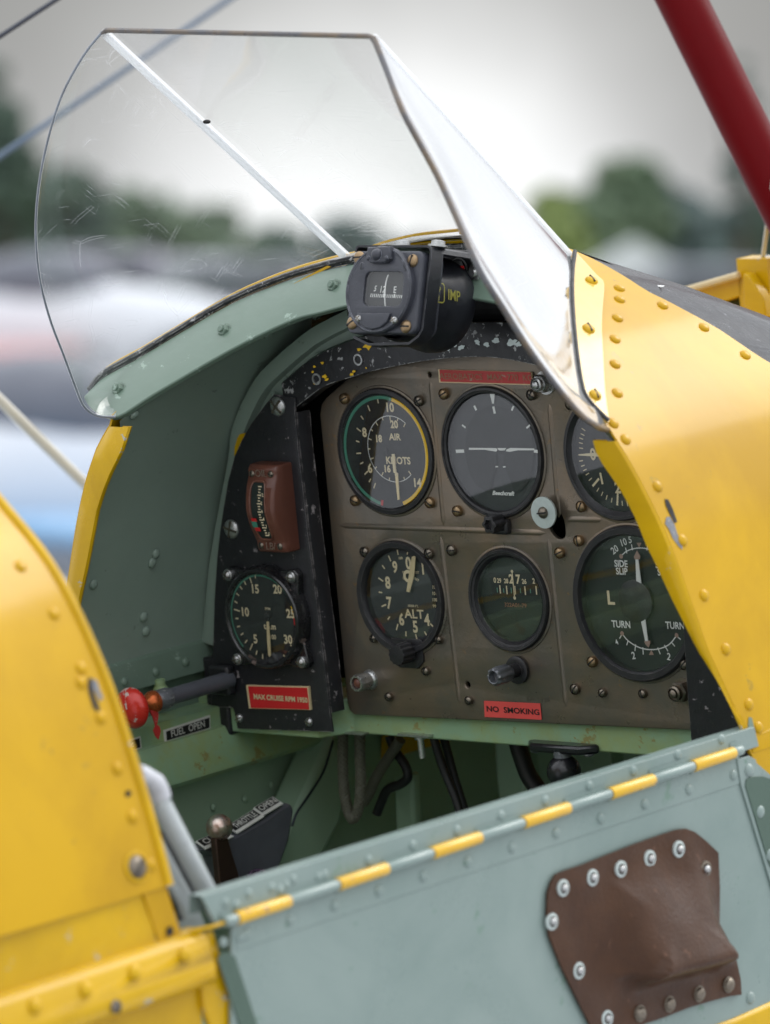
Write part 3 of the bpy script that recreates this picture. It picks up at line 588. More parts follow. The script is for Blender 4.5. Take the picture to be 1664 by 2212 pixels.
b = MB(); b.grid([[(p[0], y0, p[1]) for p in to], [(p[0], y0+.002, p[1]+.0015) for p in to], [(p[0], y0+.03, p[1]+.003) for p in to], [(p[0]*1.03, y0+.09, p[1]+.006) for p in to]]); b.build('hood_top', mat('shiny_black_paint', (.014, .014, .017), .12, vs=40, bump=.12, bs=60, coat=1., wear=(.3, .3, .3), wamt=-.10, ws=80), trim, 60)
for q in (za(1020, 785), za(1340, 635)):
    p = P(*q, 1, y0-.001); MB().lathe([(.0042, 0), (.0042, .0008), (.003, .0008), (.003, -.0005), (0, -.0005)], p, -Y, 20).build('eyelet', [M_steel], trim)
b = MB()
def blot(b, q, r, y, k=0, n=9):
    u0, v0 = q; pts = []
    for i in range(n):
        a = 2*math.pi*i/n; rr = r*random.uniform(.45, 1.15); pts.append(P(u0+rr*math.cos(a), v0+rr*.8*math.sin(a), 1, y))
    b.add(pts, [tuple(range(n))], k)
for q, r in ((za(1080, 765), 8), (za(1095, 790), 5), (za(1410, 530), 11), (za(1345, 555), 6), (za(1000, 690), 4), (za(1060, 660), 4), (za(1290, 750), 5), (za(1305, 725), 4), (za(1000, 820), 3), (za(1400, 700), 3), (za(985, 730), 3)):
    blot(b, q, r, y0-.0013)
o = b.build('yellow_paint_chips', M_yring, trim); o['kind'] = 'stuff'
b = MB()
for q, r in ((k2(220, 1490), 12), (k2(260, 1500), 14), (k2(300, 1490), 10), (k2(330, 1500), 9), (k2(400, 1480), 8), (k2(440, 1490), 7), (k2(480, 1475), 9), (k2(550, 1480), 12), (k2(575, 1488), 8)):
    blot(b, q, r, y0-.0013, n=13)
b.build('bare_paint_chips', M_wash, trim)

# ================================================================== main instrument panel
PY = 0.0
def xz(q, y=PY): p = P(*q, 1, y); return (p[0], p[2])
holes = []; G = {}
def greg(name, l, r, t, bt, y=PY):
    c = xz(((l+r)/2, (t+bt)/2), y); c1 = xz(((l+r)/2, t), y); c2 = xz(((l+r)/2, bt), y)
    G[name] = (c, (c1[1]-c2[1])/2/1.0045)
greg('asi', 735, 938, 838, 1111); greg('ah', 960, 1174, 834, 1119); greg('alt', 780, 958, 1168, 1412); greg('dg', 1017, 1188, 1184, 1406)
greg('ts', 1239, 1511, 1135, 1471)
cv = xz((1325, 1004)); G['vsi'] = (cv, G['asi'][1])
cvl = xz(k7(400, 400)); cvb = xz(k7(690, 832)); G['vsi'] = ((cvl[0]+.0452, cvb[1]+.0458), .0455)
holes = [circ(c[0], c[1], r-.003) for c, r in G.values()]
slot = [xz(k6(*q)) for q in ((1440, 1115), (1460, 1060), (1500, 1035), (1530, 1080), (1542, 1150), (1535, 1190), (1500, 1198), (1460, 1160))]
holes.append([tuple(p) for p in crs(slot+[slot[0]], 24)][:-1])
for q in ((xz(k6(728, 215)), .0016), (xz(k8(957, 1058)), .0022)): holes.append(circ(q[0][0], q[0][1], q[1], 16))
ol = [(-.159, -.197), (-.163, -.194), (-.1645, -.188), (-.1635, .024), (-.161, .031), (-.156, .036), (-.13, .052), (-.09, .062), (-.03, .072), (.03, .073), (.09, .064), (.13, .052), (.157, .034), (.167, .02), (.1685, -.185), (.166, -.1895), (.16, -.1905)]
b = MB(); b.plate(ol, holes, (0, PY, 0), X, Z, -Y, .004, .0012)
def bead(b, p0, p1, wd=.0024, h=.0011):
    p0 = np.array([p0[0], PY, p0[1]]); p1 = np.array([p1[0], PY, p1[1]]); d = p1-p0; L = np.linalg.norm(d); d /= L; e = np.cross(d, Y); rows = []
    for t in np.linspace(0, 1, 26):
        s_ = min(1, t*L/.005, (1-t)*L/.005); s_ = math.sqrt(max(0, 1-(1-s_)**2)); rows.append([p0+d*t*L+e*wd*s_*a-Y*(h*s_*math.cos(a*math.pi/2)-.0002) for a in np.linspace(-1, 1, 9)])
    b.grid(rows)
for a, c in ((k6(175, 1118), k6(1440, 1165)), (k7(400, 826), k7(600, 828)), (k6(735, 245), k6(815, 1125)), (k8(795, 160), k8(912, 1185)), (k6(1448, 385), k6(1505, 1075)), (k7(306, 925), k7(405, 1870))):
    bead(b, xz(a), xz(c))
# raised lips round the gauge openings
for c, r in G.values():
    b.lathe([(r+.0022, 0), (r+.0018, .0008), (r+.0006, .0011), (r-.0008, .0006)], (c[0], PY, c[1]), -Y, 64)
panel = b.build('instrument_panel', M_pan, plane, 30)
small = [k6(220, 358), k6(666, 372), k6(283, 970), k6(731, 982), k6(816, 330), k6(1342, 335), k6(897, 1032), k6(1576, 392), k6(1640, 1005), k6(1625, 1210), k6(1511, 1283), k6(862, 1267), k6(342, 1278), k6(727, 1288),
         k8(397, 780), k8(785, 788), k8(708, 976), k8(487, 1130), k8(967, 1152), k7(549, 1612), k7(1057, 1625), k7(455, 1762), k7(606, 1783), k7(829, 1788)]
brassy = {0, 2, 3, 4, 6, 8, 9, 10, 19}
for i, q in enumerate(small):
    p = P(*q, 1, PY-.0012); r = .0038 if i < 14 or 18 < i < 22 else .0031
    MB().lathe([(r*1.05, .0014), (r*1.05, -.0013)], p, -Y, 20).screw(p, -Y, r, .0024, cross=i in (1, 5, 12, 13, 14, 15)).build('screw', [M_brass if i in brassy else M_scr, M_void], panel)
def big_nut(q, r, name, m=M_scr, lab=None, L=.009):
    p = P(*q, 1, PY); b = MB(); b.lathe([(r*1.35, 0), (r*1.35, .0012), (r*.9, .0013)], p, -Y, 28)
    b.lathe([(r, .001), (r*1.12, .002), (r*1.12, L*.75), (r*.95, L*.9), (r*.8, L*.9)], p, -Y, 6)
    b.lathe([(r*.78, L*.85), (r*.78, L*1.25), (r*.62, L*1.35), (r*.6, L*1.15), (r*.5, L*1.15), (r*.42, L*1.4), (r*.2, L*1.5), (0, L*1.52)], p, -Y, 24)
    return b.build(name, m, panel, 35, lab)
big_nut((1180, 826), .0063, 'hex_nut', M_steel)
big_nut((1478, 1492), .0068, 'hex_nut', M_scr)
p = P(800, 1468, 1, PY); b = MB(); b.lathe([(.0075, 0), (.007, .002), (.0058, .003), (.0055, .006), (.0062, .0065), (.0062, .014), (.0055, .0155), (.0045, .0155), (.0042, .013), (.004, .0125)], p, -Y, 40, rf=lambda t, h: 1+.05*math.cos(10*t)*(h > .006))
b.dome(p-Y*.0125, -Y, .004, .003, 1); b.build('knurled_terminal', [M_steel, M_brn], panel)
p = P(*k6(1420, 1040), 1, PY-.006); b = MB(); b.lathe([(.0022, .0), (.0112, 0), (.0112, .0015), (.0022, .0016)], p, -Y, 36)
b.lathe([(.004, -.006), (.004, 0)], p, -Y, 12); b.build('zinc_washer', M_wash, panel)
MB().screw(p-Y*.0014, -Y, .0043, .003, rot=.1).build('screw', [M_scr, M_void], panel)

# placards on the panel
def quadpts(b, qs, y, th, k=0):
    return b.prism([P(*q, 1, y) for q in qs], (0, -th, 0), k)
def face_text(b, s, q, y, px, k, bold=.01, sx=1., rot=0., shear=0.):
    c, a = math.cos(rot), math.sin(rot); p = P(*q, 1, y)
    b.text(s, p, X*c+Z*a, -X*a+Z*c, px/3.0/1000/.70, k, bold, sx, shear)
b = MB(); quadpts(b, [k6(787, 180), k6(1347, 196), k6(1356, 276), k6(794, 260)], PY-.0008, .0012, 1); quadpts(b, [k6(792, 184), k6(1338, 200), k6(1345, 270), k6(799, 255)], PY-.0020, .0006, 0)
face_text(b, 'AEROBATICS  MAX  770  KG', k6(1068, 228), PY-.0027, 13, 2, .01, 1.12, -.0)
b.build('aerobatics_placard', [M_redw, M_cr, M_gold], panel, 20, 'worn red placard reading AEROBATICS MAX 770 KG')
b = MB(); quadpts(b, [k8(1057, 1154), k8(1394, 1170), k8(1404, 1268), k8(1062, 1251)], PY-.0006, .0003, 0)
face_text(b, 'NO  SMOKING', k8(1230, 1212), PY-.0010, 12, 1, .02, 1.32)
b.build('no_smoking_sticker', [M_pink, M_lab], panel, 20, 'coral red sticker reading NO SMOKING')
b = MB(); face_text(b, '6A 1336', k8(1380, 1146), PY-.0003, 9, 0, .0, 1.5); b.build('stamped_number', [M_pan, M_scr], panel)

# ---------------------------------------------------------------- gauges
class Dial:
    def __init__(s, c, y): s.c = c; s.y = y; s.b = MB()
    def pt(s, r, a, dy=0.): return np.array([s.c[0]+r*math.sin(R_(a)), s.y-.0004-dy, s.c[1]+r*math.cos(R_(a))])      # a clockwise from top, degrees
    def px(s, q, dy=0.): return P(*q, 1, s.y-.0004-dy)
    def ang(s, q):
        p = s.px(q); return math.degrees(math.atan2(p[0]-s.c[0], p[2]-s.c[1])), math.hypot(p[0]-s.c[0], p[2]-s.c[1])
    def arc(s, a0, a1, r0, r1, k, dy=0.):
        n = max(3, int(abs(a1-a0)/4)+2); s.b.grid([[s.pt(r0, a, dy) for a in np.linspace(a0, a1, n)], [s.pt(r1, a, dy) for a in np.linspace(a0, a1, n)]], k)
    def tick(s, q, L, wd, k, ang=None, dy=0.):
        a, r = s.ang(q); a = a if ang is None else ang; p = s.px(q, dy); d = np.array([math.sin(R_(a)), 0, math.cos(R_(a))]); s.b.stroke(p-d*L/2, p+d*L/2, wd, Y, k)
    def txt(s, t, q, px, k, bold=.012, sx=1., rot=0., shear=0., dy=0.):
        c, a = math.cos(rot), math.sin(rot); s.b.text(t, s.px(q, dy), X*c+Z*a, -X*a+Z*c, px/3.0/1000/.70, k, bold*1.5+.012, sx, shear)
def gauge(name, key, label, prof, rd, yd, mats_face, y=PY, seg=64, rf=None, bezm=None):
    c, r = G[key]; o = (c[0], y, c[1])
    g = MB(); g.lathe(prof(r), o, -Y, seg, 0, rf); g.lathe([(prof(r)[-1][0], prof(r)[-1][1]), (rd+.001, y-yd), (rd+.001, -.012)], o, -Y, seg)
    part = g.build(name, bezm or M_bez, plane, 40, label)
    f = MB(); f.lathe([(rd+.002, 0), (0, 0)], (c[0], yd, c[1]), -Y, 64); face = f.build('dial_face', mats_face, part)
    return part, Dial(c, yd), c, r
def glass(part, c, r, y): MB().lathe([(r, 0), (r*.5, .0004), (0, .0005)], (c[0], y, c[1]), -Y, 48).build('cover_glass', M_glass, part, 60)
def needle(part, dl, pts, m, dy=.0018, name='pointer', th=.0006):
    b = MB(); b.prism([dl.px(q, dy) for q in pts], (0, -th, 0)); return b.build(name, m, part)

# airspeed indicator (outer knurled ring)
gp, D, c, r = gauge('airspeed_indicator', 'asi', 'airspeed dial in knots with green and yellow arcs', lambda r: [(r, -.003), (r, .0022), (r-.0006, .0030), (r-.0034, .0034), (r-.0040, .0028), (r-.0046, .0020)], .0410, -.0012, M_dial, seg=220, rf=lambda t, h: 1+(.006*math.cos(110*t) if .0015 < h < .0033 and math.cos(t) > -2 else 0))
MK = [M_lum, M_wht, M_gring, M_yring, M_red, M_ltgrn]
RO = .0403
def aa(q): return D.ang(q)[0]
aT = aa(k6(499, 355)); aG = aa(k6(438, 975)); aR = aa(k6(452, 972)); aY = aa(k6(572, 990))
if aG > 0: aG -= 360
if aR > 0: aR -= 360
D.arc(aT, aG, RO-.0024, RO, 2); D.arc(aG, aR, RO-.0040, RO, 4); D.arc(aT+.6, aY, RO-.0024, RO+.0002, 3)
for s_, q, h in (('10', k6(490, 410), 19), ('8', k6(340, 560), 19), ('6', k6(373, 775), 19), ('14', k6(655, 862), 18), ('20', k6(518, 512), 16), ('18', k6(424, 597), 15), ('16', k6(475, 778), 15)):
    D.txt(s_, q, h, 0, .016, .95)
D.txt('AIR', k6(522, 587), 14, 0, .012, 1.05); D.txt('KNOTS', k6(542, 729), 15, 0, .012, 1.0)
for q in ((420, 373), (365, 415), (325, 472), (305, 545), (298, 615), (305, 686), (323, 745), (350, 803), (372, 848), (400, 880)): D.tick(k6(*q), .0033 if q[1] not in (415, 545, 686, 803, 880) else .0045, .0009, 0)
ci = D.px(k6(508, 660)); Ci = Dial((ci[0], ci[2]), D.y); Ci.b = D.b
a0 = Ci.ang(k6(590, 495))[0]; a1 = Ci.ang(k6(630, 830))[0]
Ci.arc(a0, a1-360, .0236, .0241, 1)
for i in range(15): 
    a = a0+(a1-360-a0)*i/14; D.b.stroke(Ci.pt(.0236, a), Ci.pt(.0205 if i % 2 == 0 else .0216, a), .0008, Y, 0)
D.b.build('dial_markings', MK, gp, recalc=False)
needle(gp, D, [k6(505, 690), k6(522, 690), k6(532, 800), k6(542, 805), k6(552, 962), k6(541, 966), k6(524, 805), k6(516, 800)], M_lum)
MB().lathe([(.003, 0), (.003, .001), (0, .0016)], D.pt(0, 0, .0005)+Z*0, -Y, 20).build('pointer_hub', M_dial, gp)
glass(gp, c, .0408, -.0036)

# artificial horizon
gp, D, c, r = gauge('artificial_horizon', 'ah', 'large grey attitude dial with white horizon bar', lambda r: [(r, -.003), (r, .0020), (r-.0008, .0034), (r-.0022, .0036), (r-.0026, .0026), (r-.0040, .0022), (r-.0046, .0012)], .0415, .0024, M_dialg)
# inner dark sector; the paler ring outside it paints in a glass reflection
b = MB(); b.add([D.px(k6(*q), .0006) for q in ((945, 600), (965, 510), (1010, 440), (1080, 405), (1150, 405), (1230, 430), (1300, 490), (1345, 570), (1355, 680), (1350, 780), (1320, 860), (1280, 910), (1250, 925), (1235, 905), (1215, 850), (1190, 790), (1175, 770), (1175, 690), (1130, 690), (1135, 765), (1110, 830), (1100, 910), (1070, 915), (1010, 880), (965, 800), (945, 700))], [tuple(range(26))])
b.build('inner_disc', M_dialg2, gp)
b = D.b
def st(q0, q1, w0, w1, k=1, dy=.001): b.stroke(D.px(k6(*q0), dy), D.px(k6(*q1), dy), w0, Y, k, w1)
st((1106, 330), (1110, 388), .0046, .0017); st((1112, 405), (1121, 448), .0021, .0021); st((997, 400), (1010, 428), .0019, .0019); st((1234, 402), (1222, 430), .0015, .0015)
st((924, 516), (946, 533), .0014, .0014); st((1333, 516), (1311, 535), .0014, .0014); st((887, 674), (937, 673), .0024, .0024); st((1355, 672), (1383, 676), .0022, .0022)
b.add([D.px(k6(*q), .0014) for q in ((965, 653), (1130, 655), (1137, 665), (1130, 676), (1100, 672), (1060, 665), (965, 665))], [tuple(range(7))], 1)
b.add([D.px(k6(*q), .0014) for q in ((1135, 654), (1190, 655), (1180, 669), (1160, 670), (1145, 668))], [tuple(range(5))], 1)
b.add([D.px(k6(*q), .0014) for q in ((1358, 657), (1265, 655), (1215, 654), (1192, 662), (1187, 674), (1210, 677), (1260, 668), (1358, 668))], [tuple(range(8))], 1)
st((1125, 767), (1141, 766), .0009, .0009); st((1170, 768), (1186, 767), .0009, .0009)
D.txt('Beechcraft', k6(1170, 925), 8.5, 1, .02, 1.15, 0, .35, .001)
D.b.build('dial_markings', MK, gp, recalc=False)
glass(gp, c, .0415, -.0012)
def fluted_knob(part, q, y0_, L, R0, n, m, name='setting_knob', hollow=True, cap=None, th=.12):
    p = P(*q, 1, y0_); b = MB()
    b.lathe([(R0*.55, .012), (R0*.62, 0), (R0, -.0005), (R0*1.0, -L*.8), (R0*.92, -L*.97), (R0*.6, -L)]+([(R0*.5, -L*.7), (0, -L*.7)] if hollow else [(0, -L*1.02)]), p, Y, n*8, rf=lambda t, h: 1+th*math.cos(n*t)*(h < -.0002))
    return b.build(name, m, part, 50)
fluted_knob(gp, k6(1150, 1098), -.004, .012, .0062, 6, M_bez)
b = MB(); b.box(P(*k6(1160, 1125), 1, -.002), (.016, .007, .011)); b.build('knob_mount', M_bez, gp, bevel=.002)

# vertical speed indicator
gp, D, c, r = gauge('vertical_speed_indicator', 'vsi', 'climb rate dial partly hidden behind the yellow cowling lip', lambda r: [(r, -.003), (r, .0025), (r-.001, .0036), (r-.0030, .0036), (r-.0040, .0022), (r-.0060, .0005)], .0392, .0035, M_dial)
for q, L in (((648, 330), 0), ((500, 330), .0035), ((495, 358), .0035), ((488, 380), .0035), ((486, 405), .0035), ((487, 433), .0035), ((487, 503), .0035), ((497, 530), .0035), ((508, 553), .0035), ((522, 576), .0035), ((538, 605), .0035), ((580, 662), .0035), ((603, 685), .0035), ((628, 705), .0035), ((656, 720), .0035), ((714, 738), .0035), ((742, 740), .0035), ((770, 738), .0035)):
    if L: D.tick(k7(*q), L, .0007, 0)
D.tick(k7(568, 622), .0085, .0016, 0); D.tick(k7(688, 716), .0085, .0016, 0)
D.txt('0', k7(553, 466), 24, 0, .012, .9); D.txt('1', k7(600, 600), 23, 0, .012, 1., .15); D.txt('2', k7(690, 650), 23, 0, .012, 1.)
D.b.build('dial_markings', MK, gp, recalc=False)
needle(gp, D, [k7(476, 466), k7(560, 458), k7(690, 455), k7(690, 480), k7(560, 478), k7(476, 472)], M_lum)
glass(gp, c, .0392, -.001)

# altimeter with setting knob
gp, D, c, r = gauge('altimeter', 'alt', 'altimeter dial with large tan numerals and knob below', lambda r: [(r, -.003), (r, .0028), (r-.0008, .0040), (r-.0045, .0036), (r-.0055, .0020), (r-.0065, .0002)], .0330, .0035, M_dialg)
for s_, q, h in (('9', (523, 352), 24), ('0', (603, 328), 26), ('1', (690, 362), 24), ('8', (480, 445), 25), ('7', (487, 567), 25), ('6', (562, 665), 25), ('5', (645, 710), 25), ('4', (715, 668), 25)): D.txt(s_, k8(*q), h, 0, .014, .85)
D.txt('ALT', k8(638, 633), 19, 0, .006, 1.15); D.txt('30000 FT.', k8(632, 585), 5, 0, .0, 1.1); D.txt('FEET', k8(650, 384), 5, 0, .01, 1.1); D.txt('FEET', k8(650, 424), 5, 0, .01, 1.1, -.4)
D.txt('1000', k8(583, 383), 5, 0, .01, 1.1); D.txt('100', k8(580, 420), 5, 0, .01, 1.1); D.txt('100', k8(556, 298), 5.5, 0, .01, 1.1, .1)
for q, L in (((538, 262), .004), ((597, 265), .003), ((490, 300), .0045), ((453, 352), .0034), ((437, 427), .005), ((435, 504), .0034), ((455, 583), .005), ((485, 658), .0034), ((535, 712), .005), ((588, 753), .0036), ((650, 770), .004), ((705, 750), .003), ((742, 700), .003), ((690, 330), .003)): D.tick(k8(*q), L, .0011, 0)
D.b.add([D.px(k8(*q), .0002) for q in ((740, 455), (778, 455), (782, 595), (750, 595))], [(0, 1, 2, 3)], 6)
for i, s_ in enumerate(('102', '101', '100', '99')): D.txt(s_, k8(760, 472+38*i), 7, 0, .0, 1., 0, 0, .0004)
D.b.lathe([(.0022, 0), (.0046, 0)], D.px(k8(600, 407), .0012), -Y, 24, 0)
D.b.build('dial_markings', MK+[M_dial], gp, recalc=False)
needle(gp, D, [k8(594, 498), k8(612, 503), k8(640, 400), k8(648, 290), k8(640, 284), k8(626, 290), k8(608, 400)], M_cr)
glass(gp, c, .0330, -.0012)
fluted_knob(gp, k8(600, 862), -.003, .013, .0078, 12, M_bez, hollow=False, th=.05)
b = MB(); tab = [(c[0]-.013, c[1]-.030), (c[0]-.0125, c[1]-.046), (c[0]-.008, c[1]-.0515), (c[0]+.010, c[1]-.0515), (c[0]+.016, c[1]-.046), (c[0]+.0165, c[1]-.030)]
b.plate(tab, [], (0, PY-.0018, 0), X, Z, -Y, .002, .0006); b.build('knob_plate', M_bez, gp)

# direction indicator
gp, D, c, r = gauge('direction_indicator', 'dg', 'direction dial with a small numbered card window', lambda r: [(r, -.003), (r, .0026), (r-.0010, .0038), (r-.0026, .0036), (r-.0032, .0026), (r-.0045, .0022), (r-.0052, .0008), (r-.0064, -.0006)], .0296, .0045, M_dialgr)
D.b.add([D.px(k8(*q), .0) for q in ((1082, 385), (1392, 388), (1405, 525), (1110, 525))], [(0, 1, 2, 3)], 5+1)
for s_, q, h in (('29', (1148, 433), 9.5), ('28', (1190, 435), 9.5), ('2 7', (1240, 424), 19), ('26', (1298, 438), 10), ('2', (1355, 435), 11), ('0', (1122, 430), 11)): D.txt(s_, k8(*q), h, 0, .012, .9, dy=.0005)
for x, y_, L, k_ in ((1136, 490, .0035, 5), (1153, 486, .0060, 0), (1174, 493, .0030, 5), (1193, 490, .0062, 0), (1220, 492, .0042, 5), (1243, 491, .0062, 0), (1275, 493, .0036, 5), (1303, 493, .0064, 0), (1335, 496, .0030, 5), (1370, 492, .0062, 0)):
    D.tick(k8(x, y_), L, .0011 if k_ == 0 else .0008, k_, 0, .0005)
D.b.stroke(D.px(k8(1224, 376), .0012), D.px(k8(1240, 540), .0012), .0009, Y, 0)
D.b.lathe([(.0012, 0), (0, 0)], D.px(k8(1224, 378), .0012), -Y, 10, 0); D.b.lathe([(.0013, 0), (0, 0)], D.px(k8(1240, 537), .0012), -Y, 10, 0)
D.txt('322A01-79', k8(1246, 580), 8.5, 6+1, .0, 1.15)
D.b.build('dial_markings', MK+[M_dial, M_gold], gp, recalc=False)
glass(gp, c, .0300, -.0008)
kn = P(*k8(1190, 1008), 1, -.002)
b = MB(); p0 = P(*k8(1262, 968), 1, -.001); b.lathe([(.0100, 0), (.0100, .0022), (.0086, .0030), (.0052, .0026), (.0052, .010)], p0, -Y, 36); b.build('knob_collar', M_bez, gp)
b = MB(); b.lathe([(.0048, 0), (.0050, -.010), (.0056, -.0115), (.0062, -.0125), (.0064, -.023), (.0060, -.0265), (.0048, -.0275), (.0043, -.0272), (.0040, -.022), (0, -.022)], p0, Y, 64, rf=lambda t, h: 1+(.09*math.cos(8*t) if h < -.012 and h > -.0272 else 0)); b.build('setting_knob', M_alu, gp, 50)

# turn and slip indicator
gp, D, c, r = gauge('turn_and_slip_indicator', 'ts', 'biggest dial with SIDE SLIP and TURN scales, lower right of the panel', lambda r: [(r, -.003), (r, .0032), (r-.0012, .0046), (r-.0052, .0044), (r-.0060, .0030), (r-.0068, .0010)], .0478, .0040, M_dialgr, bezm=M_bez)
for s_, q, h, rt in (('20', (673, 992), 14.5, .55), ('10', (720, 952), 14.5, .3), ('5', (758, 938), 14, .12), ('5', (857, 948), 14, -.15), ('4', (684, 1503), 11, .4), ('2', (777, 1577), 15, .15), ('2', (972, 1583), 15, -.15)): D.txt(s_, k7(*q), h, 1, .004, .95, rt)
for s_, q, h in (('SIDE', (708, 1070), 14), ('SLIP', (712, 1112), 14), ('SIDE', (935, 1078), 14), ('SLIP', (942, 1118), 14), ('TURN', (709, 1405), 14.5), ('TURN', (1007, 1412), 14.5)): D.txt(s_, k7(*q), h, 1, .008, .92)
D.txt('L', k7(650, 1258), 28, 0, .012, 1.05)
def pline(pts, wd, k=1):
    pts = crs(pts, 22); 
    for a_, c_ in zip(pts[:-1], pts[1:]): D.b.stroke(D.px(a_, .0001), D.px(c_, .0001), wd, Y, k)
pline([k7(*q) for q in ((708, 1028), (735, 1004), (768, 990), (808, 984), (850, 988), (885, 1003), (905, 1018))], .0007)
pline([k7(*q) for q in ((713, 1456), (745, 1495), (790, 1525), (830, 1540), (875, 1545), (920, 1540), (962, 1524), (990, 1500), (1014, 1466))], .0008)
for q, L in (((736, 998), .004), ((768, 980), .004), ((852, 982), .004), ((882, 995), .003), ((706, 1472), .004), ((743, 1507), .004), ((786, 1534), .005), ((829, 1552), .005), ((917, 1552), .005), ((957, 1537), .005), ((995, 1515), .004), ((1026, 1480), .004)): D.tick(k7(*q), L, .0008, 1)
for cx, cy, sg in ((807, 967, 1), (875, 1562, -1)): D.b.add([D.px(k7(cx-14, cy-12*sg)), D.px(k7(cx+14, cy-12*sg)), D.px(k7(cx, cy+16*sg))], [(0, 1, 2)], 8)
for q in ((708, 1030), (713, 1456), (1014, 1466)): D.b.lathe([(.0017, 0), (0, 0)], D.px(k7(*q), .0003), -Y, 10, 8)
D.b.build('dial_markings', MK+[M_dial, M_gold, mat('salmon_mark', (.40, .26, .21), .6, bump=0)], gp, recalc=False)
needle(gp, D, [k7(790, 1045), k7(805, 1045), k7(822, 1180), k7(795, 1180)], M_wht); needle(gp, D, [k7(818, 1375), k7(843, 1375), k7(860, 1500), k7(844, 1500)], M_wht)
M_sal = bpy.data.materials['salmon_mark']
needle(gp, D, [k7(797, 998), k7(816, 1030), k7(812, 1046), k7(786, 1046), k7(782, 1030)], M_sal, .002, 'pointer_tip'); needle(gp, D, [k7(838, 1498), k7(870, 1495), k7(872, 1508), k7(861, 1532), k7(843, 1512)], M_sal, .002, 'pointer_tip')
b = MB(); b.lathe([(.0150, 0), (.0150, .0022), (.0140, .0028), (0, .0030)], D.px(k7(795, 1275)), -Y, 40); b.build('centre_disc', M_bez, gp)
glass(gp, c, .0480, -.0022)

# ================================================================== side sub-panel (far side) with oil gauge and tachometer
SY = -.020
def sx(q): p = P(*q, 1, SY); return (p[0], p[2])
lft = [sx(zs(*q)) for q in ((640, 20), (500, 0), (440, 70), (350, 195), (290, 300), (245, 400), (200, 570), (170, 750), (148, 900), (130, 1060), (112, 1350), (105, 1600), (95, 1800), (90, 2040), (232, 2045), (245, 2080), (262, 2182))]
rgt = [sx(zs(*q)) for q in ((885, 2203), (868, 2080), (835, 1780), (800, 1500), (755, 1150), (720, 880), (690, 600), (660, 350), (640, 120))]
b = MB(); b.plate(lft+rgt, [], (0, SY, 0), X, Z, -Y, .002, .0005)
fl = [np.array([p[0]-.0006, SY+.0006, p[1]]) for p in rgt[1:]]; flb = [p+np.array([.0025, .013, 0]) for p in fl]
b.grid([fl, [lerp(p, q, .12)-X*-.0008 for p, q in zip(fl, flb)], flb]); b.grid([[p-X*.0015 for p in fl], [p-X*.0015 for p in flb]]); b.grid([flb, [p-X*.0015 for p in flb]])
sub = b.build('side_panel', M_blk, plane, 30, 'black side panel with white edge chips, carrying the tachometer')
b = MB(); rg2 = [(-x, z) for x, z in lft+rgt]; b.plate([(x, z) for x, z in rg2 if True], [], (0, SY+.012, 0), X, Z, -Y, .002, .0005); b.build('side_panel', M_blk, plane, 30)
for q in (zs(527, 78), zs(226, 878)):
    p = P(*q, 1, SY); MB().screw(p, -Y, .0072, .0028, cross=True).build('screw', [M_steel, M_scr], sub)
for q in (zs(278, 2112), zs(733, 2137)):
    p = P(*q, 1, SY); MB().screw(p, -Y, .0034, .0026, cross=True).build('screw', [M_steel, M_scr], sub)
# max cruise placard
b = MB(); b.prism([P(*q, 1, SY-.0003) for q in (zs(333, 1893), zs(738, 1903), zs(753, 2055), zs(352, 2045))], (0, -.0022, 0), 1)
b.prism([P(*q, 1, SY-.0025) for q in (zs(336, 1903), zs(719, 1914), zs(733, 2054), zs(354, 2044))], (0, -.0006, 0), 0)
p = P(*zs(545, 1983), 1, SY-.0034); b.text('MAX CRUISE RPM 1950', p, X, Z, 11/3/1000/.7, 1, .035, 1.02)
b.build('max_cruise_placard', [M_red, M_cr], sub, 20, 'bright red placard reading MAX CRUISE RPM 1950')
# tachometer
TY = SY-.009
ct_ = P(570, 1336, 1, TY); tc_ = (ct_[0], ct_[2]); G['tach'] = (tc_, .0392)
g = MB(); o = (tc_[0], SY, tc_[1])
g.lathe([(.0385, -.001), (.0385, .006), (.0375, .0085), (.0365, .0122), (.0348, .0128), (.0335, .0118), (.0325, .0098), (.0325, .0085)], o, -Y, 72)
ears = [np.array(P(*q, 1, SY-.006)) for q in (zs(210, 1175), zs(622, 1190), zs(272, 1725), zs(690, 1745))]
for e in ears:
    e2 = np.array([tc_[0], e[1], tc_[1]]); d = e-e2; d /= np.linalg.norm(d); t_ = np.array([d[2], 0, -d[0]])
    g.prism([e2+d*.030+t_*.015, e2+d*.036+t_*.0125, e+d*.0005+t_*.0062, e+d*.005+t_*.003, e+d*.005-t_*.003, e+d*.0005-t_*.0062, e2+d*.036-t_*.0125, e2+d*.030-t_*.015], (0, .0065, 0))
tach = g.build('tachometer', mat('enamelled_black', (.012, .012, .014), .25, c2=(.02, .018, .018), vs=60, bump=.2, coat=.5, wear=(.15, .11, .10), wamt=-.07, ws=60), plane, 40, 'engine speed dial with green rim numbered 5 to 30', bevel=.0012)
for e in ears: MB().lathe([(.0042, -.001), (.0042, .002), (.0034, .0026)], e-Y*.0, -Y, 18, 0).screw(e-Y*.002, -Y, .0036, .0028, cross=True).build('screw', [M_steel, M_scr], tach)
MB().lathe([(.0335, 0), (0, 0)], (tc_[0], TY, tc_[1]), -Y, 64).build('dial_face', M_dial, tach)
D = Dial(tc_, TY)
aS = D.ang(zs(303, 1645))[0]; aE = D.ang(zs(628, 1375))[0]; aF = D.ang(zs(648, 1460))[0]; aH = D.ang(zs(655, 1508))[0]
aS = aS if aS > 0 else aS+360
D.arc(aS-360, aE, .0312, .0324, 2); D.arc(aE, aF, .0302, .0324, 3); D.arc(aF, aH, .0302, .0324, 4)
